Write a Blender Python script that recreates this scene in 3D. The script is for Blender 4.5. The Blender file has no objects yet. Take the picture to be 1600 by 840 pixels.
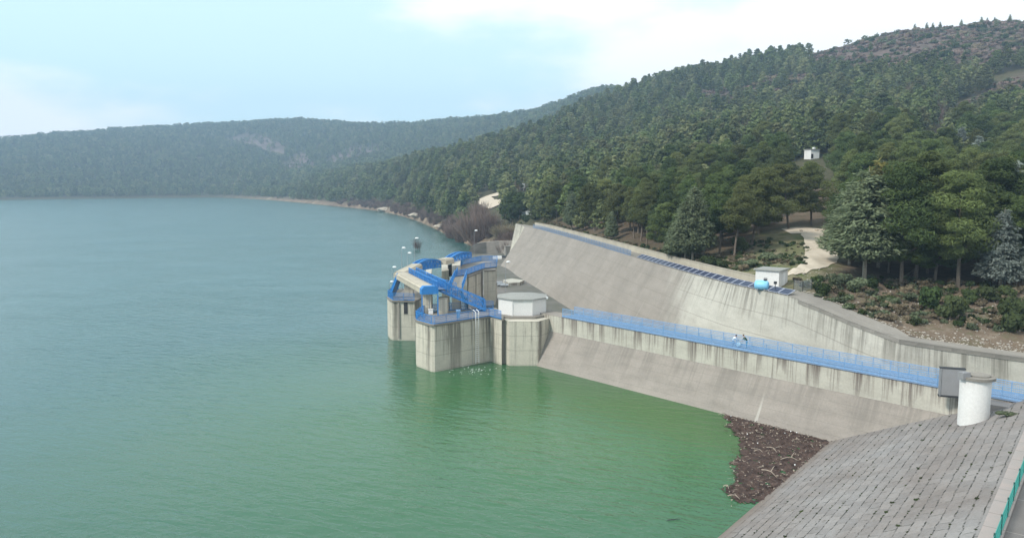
import bpy, bmesh, math, random
import numpy as np
from mathutils import Vector, Matrix, noise as mnoise
R_ = math.radians
PI = math.pi
random.seed(7)
rng = np.random.default_rng(7)
S = bpy.context.scene
COL = S.collection

# ------------------------------------------------------------------ camera
FPX = 1232.0                       # focal length in pixels of a 1600 px wide frame
CAM_H = 29.0                       # metres over the water
PITCH = math.atan(137.0 / FPX)
cam_d = bpy.data.cameras.new('camera')
cam_d.sensor_width = 36.0
cam_d.lens = 36.0 * FPX / 1600.0
cam_d.clip_start = 0.5
cam_d.clip_end = 9000
cam = bpy.data.objects.new('camera', cam_d)
COL.objects.link(cam)
cam.location = (0, 0, CAM_H)
cam.rotation_euler = (PI / 2 - PITCH, 0, 0)
S.camera = cam

# ------------------------------------------------------------------ world, sun, exposure
SUN_EL, SUN_AZ = R_(42), R_(238)   # azimuth measured clockwise from +Y (north)
SKY_STRENGTH = 0.12
S.view_settings.view_transform = 'Standard'
S.view_settings.look = 'None'
S.view_settings.exposure = 0.52
S.view_settings.gamma = 1.0
W = bpy.data.worlds.new('World')
S.world = W
W.use_nodes = True
wn, wl = W.node_tree.nodes, W.node_tree.links
wn.clear()
w_out = wn.new('ShaderNodeOutputWorld')
w_bg = wn.new('ShaderNodeBackground')
w_bg.inputs['Strength'].default_value = SKY_STRENGTH
w_sky = wn.new('ShaderNodeTexSky')
w_sky.sky_type = 'NISHITA'
w_sky.sun_disc = False
w_sky.sun_elevation = SUN_EL
w_sky.sun_rotation = SUN_AZ
w_sky.altitude = 600
w_sky.air_density = 1.0
w_sky.dust_density = 1.2
w_sky.ozone_density = 1.0
w_tc = wn.new('ShaderNodeTexCoord')
w_map = wn.new('ShaderNodeMapping')
w_map.inputs['Scale'].default_value = (1.0, 1.0, 2.6)
w_map.inputs['Location'].default_value = (3.1, 1.35, 0.4)
w_n = wn.new('ShaderNodeTexNoise')
w_n.inputs['Scale'].default_value = 2.1
w_n.inputs['Detail'].default_value = 8
w_n.inputs['Roughness'].default_value = 0.52
w_r = wn.new('ShaderNodeValToRGB')
w_r.color_ramp.elements[0].position = 0.465
w_r.color_ramp.elements[1].position = 0.625
w_r.color_ramp.interpolation = 'EASE'
w_sep = wn.new('ShaderNodeSeparateXYZ')
w_b1 = wn.new('ShaderNodeMapRange')            # cloud bank: more cover towards the east
w_b1.inputs['From Min'].default_value = 0.06
w_b1.inputs['From Max'].default_value = 0.34
w_b1.inputs['To Min'].default_value = -0.03
w_b1.inputs['To Max'].default_value = 0.17
w_b2 = wn.new('ShaderNodeMapRange')            # and a thinner one towards the west
w_b2.inputs['From Min'].default_value = -0.22
w_b2.inputs['From Max'].default_value = -0.6
w_b2.inputs['To Min'].default_value = 0.0
w_b2.inputs['To Max'].default_value = 0.06
w_add = wn.new('ShaderNodeMath'); w_add.operation = 'ADD'
w_add2 = wn.new('ShaderNodeMath'); w_add2.operation = 'ADD'
w_veil = wn.new('ShaderNodeMixRGB')           # thin high veil that pales the blue everywhere
w_veil.inputs[0].default_value = 0.85
w_veil.inputs[2].default_value = (5.35, 7.25, 7.9, 1)
w_mix = wn.new('ShaderNodeMixRGB')
w_mix.inputs[2].default_value = (8.3, 8.4, 8.5, 1)
wl.new(w_tc.outputs['Generated'], w_map.inputs['Vector'])
wl.new(w_map.outputs[0], w_n.inputs['Vector'])
wl.new(w_tc.outputs['Generated'], w_sep.inputs[0])
wl.new(w_sep.outputs[0], w_b1.inputs['Value']); wl.new(w_sep.outputs[0], w_b2.inputs['Value'])
wl.new(w_n.outputs['Fac'], w_add.inputs[0]); wl.new(w_b1.outputs[0], w_add.inputs[1])
wl.new(w_add.outputs[0], w_add2.inputs[0]); wl.new(w_b2.outputs[0], w_add2.inputs[1])
wl.new(w_add2.outputs[0], w_r.inputs[0])
wl.new(w_sky.outputs[0], w_veil.inputs[1])
wl.new(w_veil.outputs[0], w_mix.inputs[1])
wl.new(w_r.outputs[0], w_mix.inputs[0])
wl.new(w_mix.outputs[0], w_bg.inputs['Color'])
wl.new(w_bg.outputs[0], w_out.inputs['Surface'])

sun_d = bpy.data.lights.new('sun', 'SUN')
sun_d.energy = 2.8
sun_d.angle = R_(9)
sun_d.color = (1.0, 0.95, 0.87)
sun = bpy.data.objects.new('sun', sun_d)
COL.objects.link(sun)
sdir = Vector((math.sin(SUN_AZ) * math.cos(SUN_EL), math.cos(SUN_AZ) * math.cos(SUN_EL), math.sin(SUN_EL)))
sun.rotation_euler = sdir.to_track_quat('Z', 'Y').to_euler()

# ------------------------------------------------------------------ survey helpers
_cp, _sp = math.cos(PITCH), math.sin(PITCH)
def ray(u, v):
    cx, cy = (u - 800) / FPX, (420 - v) / FPX
    return Vector((cx, _cp + cy * _sp, -_sp + cy * _cp))
def P(u, v, z):                    # the point of height z seen at (u, v)
    d = ray(u, v)
    return Vector((0, 0, CAM_H)) + d * ((z - CAM_H) / d.z)
def D(u, v, Y):                    # the point at distance Y seen at (u, v)
    d = ray(u, v)
    return Vector((0, 0, CAM_H)) + d * (Y / d.y)
def depth_of(p):
    return p[1] * _cp + (CAM_H - p[2]) * _sp
def project(x, y, z):
    dep = y * _cp + (CAM_H - z) * _sp
    return 800 + FPX * x / dep, 420 - FPX * (-(CAM_H - z) * _cp + y * _sp) / dep

# ------------------------------------------------------------------ material helpers
class NT:
    def __init__(self, name):
        self.m = bpy.data.materials.new(name)
        self.m.use_nodes = True
        self.n, self.l = self.m.node_tree.nodes, self.m.node_tree.links
        self.b = self.n['Principled BSDF']
        self.out = self.n['Material Output']
    def put(self, sock, val):
        if hasattr(val, 'is_linked') or hasattr(val, 'links'):
            self.l.new(val, sock)
        elif isinstance(val, (tuple, list)) and len(val) == 3 and sock.type == 'RGBA':
            sock.default_value = (*val, 1)
        else:
            sock.default_value = val
    def node(self, t, **kw):
        nd = self.n.new(t)
        for k, v in kw.items():
            setattr(nd, k, v)
        return nd
    def uv(self):
        return self.node('ShaderNodeUVMap').outputs[0]
    def obj(self):
        return self.node('ShaderNodeTexCoord').outputs['Object']
    def pos(self):
        return self.node('ShaderNodeNewGeometry').outputs['Position']
    def scale(self, vec, s, loc=(0, 0, 0)):
        nd = self.node('ShaderNodeMapping')
        self.l.new(vec, nd.inputs[0])
        nd.inputs['Scale'].default_value = s
        nd.inputs['Location'].default_value = loc
        return nd.outputs[0]
    def noise(self, vec, scale, detail=4, rough=0.55, dist=0.0):
        nd = self.node('ShaderNodeTexNoise')
        self.l.new(vec, nd.inputs['Vector'])
        nd.inputs['Scale'].default_value = scale
        nd.inputs['Detail'].default_value = detail
        nd.inputs['Roughness'].default_value = rough
        nd.inputs['Distortion'].default_value = dist
        return nd.outputs['Fac']
    def ramp(self, f, *stops):
        nd = self.node('ShaderNodeValToRGB')
        els = nd.color_ramp.elements
        while len(els) < len(stops):
            els.new(0.5)
        for e, (p, c) in zip(els, stops):
            e.position = p
            e.color = (c, c, c, 1) if isinstance(c, (int, float)) else (*c, 1)
        self.l.new(f, nd.inputs[0])
        return nd.outputs[0]
    def mix(self, f, a, b, mode='MIX'):
        nd = self.node('ShaderNodeMixRGB', blend_type=mode)
        self.put(nd.inputs[0], f); self.put(nd.inputs[1], a); self.put(nd.inputs[2], b)
        return nd.outputs[0]
    def math(self, op, a, b=0.0, c=0.0, clamp=False):
        nd = self.node('ShaderNodeMath', operation=op, use_clamp=clamp)
        self.put(nd.inputs[0], a); self.put(nd.inputs[1], b); self.put(nd.inputs[2], c)
        return nd.outputs[0]
    def attr(self, name):
        nd = self.node('ShaderNodeAttribute', attribute_name=name)
        return nd.outputs['Fac']
    def sep(self, vec):
        nd = self.node('ShaderNodeSeparateXYZ')
        self.l.new(vec, nd.inputs[0])
        return nd.outputs
    def rnd(self):
        return self.node('ShaderNodeObjectInfo').outputs['Random']
    def bump(self, h, strength=0.4, dist=0.05):
        nd = self.node('ShaderNodeBump')
        nd.inputs['Strength'].default_value = strength
        nd.inputs['Distance'].default_value = dist
        self.l.new(h, nd.inputs['Height'])
        self.l.new(nd.outputs[0], self.b.inputs['Normal'])
    def done(self, col, rough=0.8, metal=0.0, spec=0.3):
        self.put(self.b.inputs['Base Color'], col)
        self.put(self.b.inputs['Roughness'], rough)
        self.b.inputs['Metallic'].default_value = metal
        self.b.inputs['Specular IOR Level'].default_value = spec
        return self.m

def conc_nodes(t, uv, c1, c2, dark, streak=1.0, length=3.0, seep=0.3, lifts=1.9, freq=1.6, patch=0.25):
    """Weathered cast concrete. UV: u = metres along, v = metres below the top edge."""
    s = t.sep(uv)
    big = t.noise(uv, 0.11, 5, 0.6)
    col = t.mix(t.ramp(big, (0.3, 0.0), (0.7, 1.0)), c1, c2)
    blot = t.noise(t.scale(uv, (0.5, 1.4, 1)), 0.5, 6, 0.65)
    col = t.mix(t.ramp(blot, (0.42, 0.0), (0.72, patch)), col, dark)
    fine = t.noise(uv, 4.0, 5, 0.7)
    col = t.mix(1.0, col, t.ramp(fine, (0.2, 0.82), (0.8, 1.12)), 'MULTIPLY')
    # pour lifts
    fr = t.math('FRACT', t.math('DIVIDE', s[1], lifts))
    line = t.math('LESS_THAN', fr, 0.045)
    col = t.mix(t.math('MULTIPLY', line, 0.35), col, dark)
    # dark run-down streaks from the top edge
    n1 = t.math('ADD', t.math('MULTIPLY', t.noise(t.scale(uv, (freq * 2.2, 0.06, 1)), 1.0, 5, 0.7), 0.5), t.math('MULTIPLY', t.noise(t.scale(uv, (freq * 0.35, 0.03, 1), (21, 3, 0)), 1.0, 4, 0.6), 0.5))
    n2 = t.noise(t.scale(uv, (freq * 0.45, 0.0, 1), (7, 3, 0)), 1.0, 3, 0.6)
    ln = t.math('MULTIPLY', t.ramp(n2, (0.3, 0.06), (0.7, 1.0)), length)
    fade = t.math('SUBTRACT', 1.0, t.math('DIVIDE', s[1], ln), clamp=True)
    fade = t.math('POWER', fade, 0.6)
    m = t.math('MULTIPLY', t.ramp(n1, (0.475, 0.0), (0.56, 1.0)), fade, clamp=True)
    col = t.mix(t.math('MULTIPLY', m, streak), col, dark)
    # pale lime seeps
    n3 = t.noise(t.scale(uv, (0.8, 0.03, 1), (11, 5, 0)), 1.0, 2, 0.5)
    sm = t.ramp(n3, (0.665, 0.0), (0.70, 1.0))
    col = t.mix(t.math('MULTIPLY', sm, seep), col, (0.5, 0.48, 0.43))
    return col

def concrete(name, *a):
    t = NT(name)
    uv = t.uv()
    col = conc_nodes(t, uv, *a)
    t.bump(t.noise(uv, 2.5, 6, 0.7), 0.25, 0.05)
    return t.done(col, 0.9, 0, 0.2)

def paint(name, col, var=0.12, rough=0.5, metal=0.0, dirt=(0.1, 0.09, 0.07), dirtamt=0.15):
    t = NT(name)
    o = t.obj()
    n = t.noise(o, 1.3, 5, 0.6)
    c = t.mix(t.ramp(n, (0.45, 0.0), (0.8, dirtamt)), col, dirt)
    f = t.noise(o, 6.0, 3, 0.6)
    c = t.mix(1.0, c, t.ramp(f, (0.2, 1 - var), (0.8, 1 + var)), 'MULTIPLY')
    return t.done(c, rough, metal, 0.4)

def foliage(name, dark, light, alt, rough=0.75):
    t = NT(name)
    c = t.mix(t.ramp(t.attr('tint'), (0.0, 0.0), (1.0, 1.0)), dark, light)
    r = t.rnd()
    c = t.mix(t.ramp(r, (0.3, 0.0), (1.0, 0.7)), c, alt)
    c = t.mix(1.0, c, t.ramp(t.math('FRACT', t.math('MULTIPLY', r, 7.31)), (0.0, 0.62), (1.0, 1.38)), 'MULTIPLY')
    m = t.done(c, rough, 0, 0.15)
    tr = t.node('ShaderNodeBsdfTranslucent')
    t.l.new(c, tr.inputs[0])
    mx = t.node('ShaderNodeMixShader')
    mx.inputs[0].default_value = 0.38
    t.l.new(t.b.outputs[0], mx.inputs[1]); t.l.new(tr.outputs[0], mx.inputs[2])
    t.l.new(mx.outputs[0], t.out.inputs['Surface'])
    return m

M = {}
BACK_MIX_S = 138.0          # metres along the back wall where its pale, streaked part begins
M['conc_light'] = concrete('stained pale concrete', (0.50, 0.475, 0.41), (0.40, 0.38, 0.325), (0.115, 0.09, 0.078), 0.95, 5.2, 0.6, 2.75, 1.5)
M['conc_back'] = concrete('back wall pale concrete', (0.43, 0.415, 0.37), (0.36, 0.345, 0.305), (0.14, 0.13, 0.11), 0.8, 5.0, 0.3, 3.0, 0.9)
t = NT('back wall concrete')
uv = t.uv()
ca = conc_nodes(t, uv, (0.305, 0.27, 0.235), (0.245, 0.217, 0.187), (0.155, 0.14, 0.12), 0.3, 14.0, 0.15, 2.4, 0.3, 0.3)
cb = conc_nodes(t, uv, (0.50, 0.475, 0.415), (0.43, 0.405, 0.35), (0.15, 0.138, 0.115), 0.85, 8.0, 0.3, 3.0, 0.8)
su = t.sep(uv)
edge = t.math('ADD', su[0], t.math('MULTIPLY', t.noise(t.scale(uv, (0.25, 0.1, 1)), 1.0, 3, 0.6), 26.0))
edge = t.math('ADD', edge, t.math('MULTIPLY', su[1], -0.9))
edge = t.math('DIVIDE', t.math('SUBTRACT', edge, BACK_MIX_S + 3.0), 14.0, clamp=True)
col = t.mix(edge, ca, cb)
t.bump(t.noise(uv, 2.5, 6, 0.7), 0.25, 0.05)
M['conc_backmix'] = t.done(col, 0.9, 0, 0.2)
M['conc_grey'] = concrete('grey battered concrete', (0.315, 0.278, 0.243), (0.255, 0.226, 0.198), (0.155, 0.14, 0.122), 0.5, 7.5, 0.45, 1.2, 0.8, 0.45)
M['conc_sheet'] = concrete('grey smooth chute concrete', (0.33, 0.295, 0.26), (0.27, 0.24, 0.21), (0.15, 0.135, 0.118), 0.3, 6.0, 0.15, 2.4, 0.25, 0.5)
M['conc_pier'] = concrete('pier concrete', (0.56, 0.52, 0.435), (0.47, 0.435, 0.36), (0.13, 0.12, 0.10), 0.95, 15.0, 0.5, 2.3, 0.75, 0.2)
M['conc_beam'] = concrete('beam concrete', (0.50, 0.45, 0.355), (0.42, 0.375, 0.30), (0.2, 0.18, 0.15), 0.35, 2.0, 0.1, 5.0, 0.8)
M['conc_slab'] = concrete('slab edge concrete', (0.30, 0.275, 0.24), (0.22, 0.2, 0.175), (0.14, 0.13, 0.115), 0.4, 1.0, 0.1, 9.0, 0.9)
M['white'] = concrete('white washed render', (0.80, 0.79, 0.775), (0.74, 0.73, 0.71), (0.42, 0.40, 0.37), 0.3, 1.2, 0.0, 300.0, 1.6, 0.08)
M['white_clean'] = paint('white paint', (0.8, 0.8, 0.79), 0.04, 0.5)
M['roofgrey'] = paint('grey roof felt', (0.27, 0.27, 0.25), 0.2, 0.9)
M['blue'] = paint('blue steel paint', (0.024, 0.19, 0.50), 0.25, 0.5, 0.0, (0.1, 0.2, 0.4), 0.3)
M['blue_pale'] = paint('faded blue steel paint', (0.17, 0.31, 0.50), 0.2, 0.5, 0.0, (0.3, 0.4, 0.55), 0.4)
M['bluegrey'] = paint('blue grey deck plate', (0.15, 0.23, 0.36), 0.25, 0.7, 0.0, (0.25, 0.25, 0.25), 0.4)
M['steel'] = paint('galvanised steel', (0.36, 0.37, 0.38), 0.1, 0.45, 0.6)
M['panel_grey'] = paint('grey sheet metal', (0.235, 0.235, 0.24), 0.05, 0.5)
M['dark'] = paint('dark steel', (0.03, 0.032, 0.036), 0.3, 0.6)
M['teal'] = paint('teal fence paint', (0.04, 0.29, 0.25), 0.15, 0.5)
M['green_post'] = paint('dark green post paint', (0.02, 0.09, 0.08), 0.15, 0.5)
M['tank'] = paint('pale blue tank plastic', (0.22, 0.52, 0.72), 0.05, 0.4)
M['pv'] = paint('solar cell glass', (0.02, 0.024, 0.055), 0.15, 0.35, 0.0, (0.06, 0.07, 0.12), 0.3)
M['pvframe'] = paint('aluminium frame', (0.5, 0.52, 0.6), 0.05, 0.4, 0.3)
M['bark'] = paint('pine bark', (0.17, 0.135, 0.105), 0.3, 0.95, 0.0, (0.06, 0.05, 0.04), 0.7)
M['bark_pale'] = paint('pale bark', (0.30, 0.265, 0.21), 0.3, 0.95, 0.0, (0.12, 0.1, 0.08), 0.6)
M['drift'] = paint('bleached driftwood', (0.35, 0.29, 0.23), 0.3, 0.9)
M['rock'] = paint('limestone rubble', (0.36, 0.325, 0.28), 0.3, 0.95, 0.0, (0.16, 0.13, 0.1), 0.6)
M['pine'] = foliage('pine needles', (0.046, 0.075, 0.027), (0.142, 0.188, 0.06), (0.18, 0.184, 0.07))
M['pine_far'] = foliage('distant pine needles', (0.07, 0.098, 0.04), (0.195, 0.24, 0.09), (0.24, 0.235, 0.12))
M['cedar'] = foliage('grey green cypress sprays', (0.08, 0.098, 0.056), (0.165, 0.196, 0.112), (0.165, 0.19, 0.105))
M['silver'] = foliage('silver spruce needles', (0.12, 0.145, 0.125), (0.28, 0.315, 0.275), (0.25, 0.285, 0.26))
M['bronze'] = foliage('bronze tinted sprays', (0.09, 0.085, 0.03), (0.26, 0.23, 0.07), (0.22, 0.18, 0.06))
M['shrub'] = foliage('shrub leaves', (0.025, 0.045, 0.016), (0.08, 0.115, 0.036), (0.1, 0.115, 0.05))
M['twig'] = foliage('bare winter twigs', (0.13, 0.09, 0.075), (0.27, 0.19, 0.16), (0.23, 0.17, 0.135))
M['reed'] = foliage('dry reeds', (0.13, 0.105, 0.068), (0.27, 0.22, 0.145), (0.22, 0.18, 0.12))

# water -------------------------------------------------------------------
t = NT('lake water')
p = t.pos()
tint_noise = t.noise(t.scale(p, (1, 1, 0)), 0.012, 4, 0.6)
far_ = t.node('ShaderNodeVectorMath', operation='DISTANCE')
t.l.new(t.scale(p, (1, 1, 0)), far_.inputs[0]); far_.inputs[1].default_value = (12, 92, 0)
sky_tint = t.math('ADD', t.math('DIVIDE', far_.outputs['Value'], 80.0), t.math('MULTIPLY', t.math('SUBTRACT', tint_noise, 0.5), 0.6))
wcol = t.mix(t.ramp(sky_tint, (0.12, 0.0), (1.0, 1.0)), (0.036, 0.112, 0.024), (0.022, 0.090, 0.078))  # own green by the wall; farther out, sky reflection painted in as blue-teal
rot = t.node('ShaderNodeVectorRotate', rotation_type='Z_AXIS')
t.l.new(p, rot.inputs['Vector']); rot.inputs['Angle'].default_value = R_(24)
pr = rot.outputs[0]
w1 = t.noise(t.scale(pr, (0.55, 1.5, 1)), 0.55, 3, 0.55, 0.3)
w2 = t.noise(t.scale(pr, (0.5, 1.1, 1)), 0.10, 2, 0.5)
w3 = t.noise(t.scale(p, (1, 1, 1)), 1.9, 2, 0.5)
calm = t.ramp(t.noise(t.scale(p, (1, 1, 0)), 0.02, 2, 0.5), (0.38, 0.45), (0.6, 1.0))
hgt = t.math('ADD', t.math('MULTIPLY', w1, 1.0), t.math('MULTIPLY', w2, 1.4))
hgt = t.math('ADD', hgt, t.math('MULTIPLY', w3, 0.22))
hgt = t.math('MULTIPLY', hgt, calm)
t.bump(hgt, 0.75, 0.3)
t.b.inputs['IOR'].default_value = 1.33
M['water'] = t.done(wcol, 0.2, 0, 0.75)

# slope blocks --------------------------------------------------------------
t = NT('dam face blocks')
uv = t.uv()
br = t.node('ShaderNodeTexBrick')
jit = t.noise(uv, 0.9, 2, 0.5)
vj = t.node('ShaderNodeVectorMath', operation='ADD')
cmb = t.node('ShaderNodeCombineXYZ')
t.l.new(t.math('MULTIPLY', t.math('SUBTRACT', jit, 0.5), 0.7), cmb.inputs[0])
t.l.new(t.math('MULTIPLY', t.math('SUBTRACT', t.noise(t.scale(uv, (1, 1, 1), (9, 4, 0)), 0.7, 2, 0.5), 0.5), 0.3), cmb.inputs[1])
t.l.new(uv, vj.inputs[0]); t.l.new(cmb.outputs[0], vj.inputs[1])
t.l.new(vj.outputs[0], br.inputs['Vector'])
br.inputs['Scale'].default_value = 1.0
br.inputs['Mortar Size'].default_value = 0.06
br.inputs['Mortar Smooth'].default_value = 0.3
br.inputs['Brick Width'].default_value = 900.0
br.inputs['Row Height'].default_value = 0.86
br.offset = 0.0
cj = t.node('ShaderNodeTexBrick')
t.l.new(vj.outputs[0], cj.inputs['Vector'])
for k, v in (('Scale', 1.0), ('Mortar Size', 0.04), ('Mortar Smooth', 0.2), ('Brick Width', 1.3), ('Row Height', 0.86)):
    cj.inputs[k].default_value = v
cj.offset = 0.5
flat = t.node('ShaderNodeTexBrick')
t.l.new(vj.outputs[0], flat.inputs['Vector'])
for k, c in (('Color1', (0.262, 0.245, 0.232, 1)), ('Color2', (0.216, 0.203, 0.194, 1)), ('Mortar', (0.24, 0.225, 0.213, 1))):
    flat.inputs[k].default_value = c
for k, v in (('Scale', 1.0), ('Mortar Size', 0.0), ('Brick Width', 1.3), ('Row Height', 0.86)):
    flat.inputs[k].default_value = v
flat.offset = 0.5
tone = t.noise(uv, 0.16, 5, 0.6)
col = t.mix(1.0, flat.outputs['Color'], t.ramp(tone, (0.3, (0.84, 0.77, 0.735)), (0.7, (1.1, 1.1, 1.11))), 'MULTIPLY')
col = t.mix(1.0, col, t.ramp(t.noise(uv, 3.5, 6, 0.7), (0.2, 0.8), (0.8, 1.16)), 'MULTIPLY')
gap = t.math('MULTIPLY', br.outputs['Fac'], t.ramp(t.noise(t.scale(uv, (1, 1.6, 1)), 1.9, 3, 0.7), (0.5, 0.0), (0.57, 1.0)))
cgap = t.math('MULTIPLY', cj.outputs['Fac'], t.ramp(t.noise(uv, 1.1, 3, 0.6), (0.5, 0.05), (0.6, 0.9)))
gap = t.math('MAXIMUM', gap, cgap)
# open joints run along the rows, the cross joints are mostly closed
col = t.mix(gap, col, (0.035, 0.036, 0.028))
moss = t.ramp(t.noise(t.scale(uv, (1, 1, 1), (5, 2, 0)), 1.1, 4, 0.7), (0.60, 0.0), (0.72, 0.75))
col = t.mix(moss, col, (0.10, 0.095, 0.07))
wet = t.math('MULTIPLY', t.sep(uv)[1], 0.45)
tide = t.ramp(t.math('ADD', wet, t.math('MULTIPLY', t.noise(uv, 0.5, 4, 0.6), 0.5)), (0.25, 0.85), (1.0, 0.0))
col = t.mix(tide, col, (0.17, 0.135, 0.11))
t.bump(t.math('SUBTRACT', t.noise(uv, 3.0, 5, 0.7), t.math('MULTIPLY', br.outputs['Fac'], 1.5)), 0.6, 0.06)
M['slope'] = t.done(col, 0.92, 0, 0.2)

t = NT('kerb concrete')
uv = t.uv()
col = t.mix(t.ramp(t.noise(uv, 0.8, 5, 0.6), (0.3, 0), (0.7, 1)), (0.36, 0.30, 0.275), (0.30, 0.275, 0.26))
col = t.mix(t.math('MULTIPLY', t.math('LESS_THAN', t.math('FRACT', t.math('DIVIDE', t.sep(uv)[0], 2.4)), 0.02), 0.7), col, (0.08, 0.075, 0.07))
M['kerb'] = t.done(col, 0.9, 0, 0.2)
t = NT('worn asphalt')
uv = t.uv()
col = t.mix(t.ramp(t.noise(uv, 0.35, 5, 0.65), (0.3, 0), (0.7, 1)), (0.135, 0.122, 0.115), (0.18, 0.168, 0.16))
col = t.mix(1.0, col, t.ramp(t.noise(uv, 14, 4, 0.8), (0.2, 0.75), (0.8, 1.25)), 'MULTIPLY')
col = t.mix(t.math('MULTIPLY', t.math('LESS_THAN', t.math('FRACT', t.math('DIVIDE', t.math('ADD', t.sep(uv)[0], 1.0), 6.0)), 0.012), 0.8), col, (0.3, 0.28, 0.26))
M['asphalt'] = t.done(col, 0.9, 0, 0.2)
t = NT('channel floor mud')
p = t.pos()
col = t.mix(t.ramp(t.noise(p, 0.09, 6, 0.65), (0.35, 0), (0.62, 1)), (0.17, 0.15, 0.135), (0.10, 0.10, 0.075))
M['mud'] = t.done(col, 0.75, 0, 0.3)
t = NT('pale gravel')
p = t.pos()
col = t.mix(t.ramp(t.noise(p, 0.5, 6, 0.65), (0.3, 0), (0.7, 1)), (0.56, 0.48, 0.385), (0.46, 0.39, 0.305))
col = t.mix(1.0, col, t.ramp(t.noise(p, 4, 4, 0.8), (0.2, 0.82), (0.8, 1.15)), 'MULTIPLY')
M['gravel'] = t.done(col, 0.95, 0, 0.1)
t = NT('floating litter')
p = t.pos()
col = t.mix(t.ramp(t.noise(p, 1.1, 8, 0.8), (0.4, 0), (0.66, 1)), (0.040, 0.026, 0.022), (0.13, 0.085, 0.068))
col = t.mix(t.ramp(t.noise(t.scale(p, (1, 1, 1), (3, 8, 0)), 5.5, 3, 0.7), (0.66, 0), (0.72, 0.8)), col, (0.33, 0.29, 0.25))
t.bump(t.noise(p, 3, 6, 0.8), 0.9, 0.15)
M['litter'] = t.done(col, 0.85, 0, 0.2)

t = NT('hill ground')
p = t.pos()
n1 = t.noise(p, 0.05, 6, 0.65)
n2 = t.noise(p, 0.45, 6, 0.7)
col = t.mix(t.ramp(n2, (0.35, 0), (0.65, 1)), (0.045, 0.05, 0.024), (0.10, 0.085, 0.052))
heath = t.mix(t.ramp(t.noise(p, 0.10, 8, 0.8), (0.42, 0), (0.58, 1)), (0.15, 0.108, 0.095), (0.07, 0.06, 0.047))
col = t.mix(t.math('MULTIPLY', t.attr('heath'), 1.0, clamp=True), col, heath)
clr = t.mix(t.ramp(t.noise(p, 0.02, 6, 0.7), (0.42, 0), (0.6, 1)), (0.155, 0.112, 0.1), (0.085, 0.075, 0.058))
col = t.mix(t.attr('clearing'), col, clr)
soil = t.mix(t.ramp(n2, (0.35, 0), (0.62, 1)), (0.15, 0.105, 0.078), (0.085, 0.07, 0.045))
col = t.mix(t.attr('soil'), col, soil)
scree = t.mix(t.ramp(t.noise(p, 0.9, 7, 0.8), (0.5, 0), (0.7, 1)), (0.145, 0.108, 0.078), (0.26, 0.215, 0.168))
scree = t.mix(t.ramp(t.noise(p, 0.28, 5, 0.7), (0.5, 0), (0.6, 0.6)), scree, (0.105, 0.1, 0.055))
col = t.mix(t.attr('scree'), col, scree)
grass = t.mix(t.ramp(t.noise(p, 0.22, 6, 0.7), (0.4, 0), (0.6, 1)), (0.085, 0.10, 0.038), (0.19, 0.165, 0.105))
col = t.mix(t.attr('meadow'), col, grass)
bank = t.mix(t.ramp(t.noise(p, 0.06, 6, 0.7), (0.42, 0), (0.6, 1)), (0.14, 0.1, 0.072), (0.235, 0.18, 0.125))
bank = t.mix(t.ramp(t.noise(t.scale(p, (1, 1, 1), (40, 9, 0)), 0.022, 4, 0.6), (0.62, 0), (0.68, 0.8)), bank, (0.40, 0.34, 0.26))
col = t.mix(t.attr('bank'), col, bank)
col = t.mix(1.0, col, t.ramp(n1, (0.3, 0.85), (0.7, 1.15)), 'MULTIPLY')
t.bump(n2, 0.6, 0.5)
M['ground'] = t.done(col, 0.95, 0, 0.1)
t = NT('far road')
M['pale_rock'] = paint('pale limestone', (0.42, 0.36, 0.285), 0.2, 0.95, 0.0, (0.25, 0.2, 0.15), 0.4)
M['skin'] = paint('skin', (0.5, 0.3, 0.21), 0.03, 0.6, 0, (0.5, 0.3, 0.2), 0)
M['hair'] = paint('dark hair', (0.02, 0.016, 0.013), 0.1, 0.6)
M['cloth_green'] = paint('dark green jacket', (0.02, 0.07, 0.05), 0.2, 0.9)
M['cloth_blue'] = paint('blue trousers', (0.03, 0.20, 0.38), 0.1, 0.9)
M['cloth_white'] = paint('white shirt', (0.75, 0.75, 0.76), 0.03, 0.9)
M['cloth_grey'] = paint('grey blue trousers', (0.16, 0.26, 0.42), 0.1, 0.9)
M['shoe'] = paint('dark shoes', (0.03, 0.03, 0.03), 0.1, 0.8)
M['bag'] = paint('pale blue sheet', (0.5, 0.72, 0.85), 0.05, 0.6)

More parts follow.
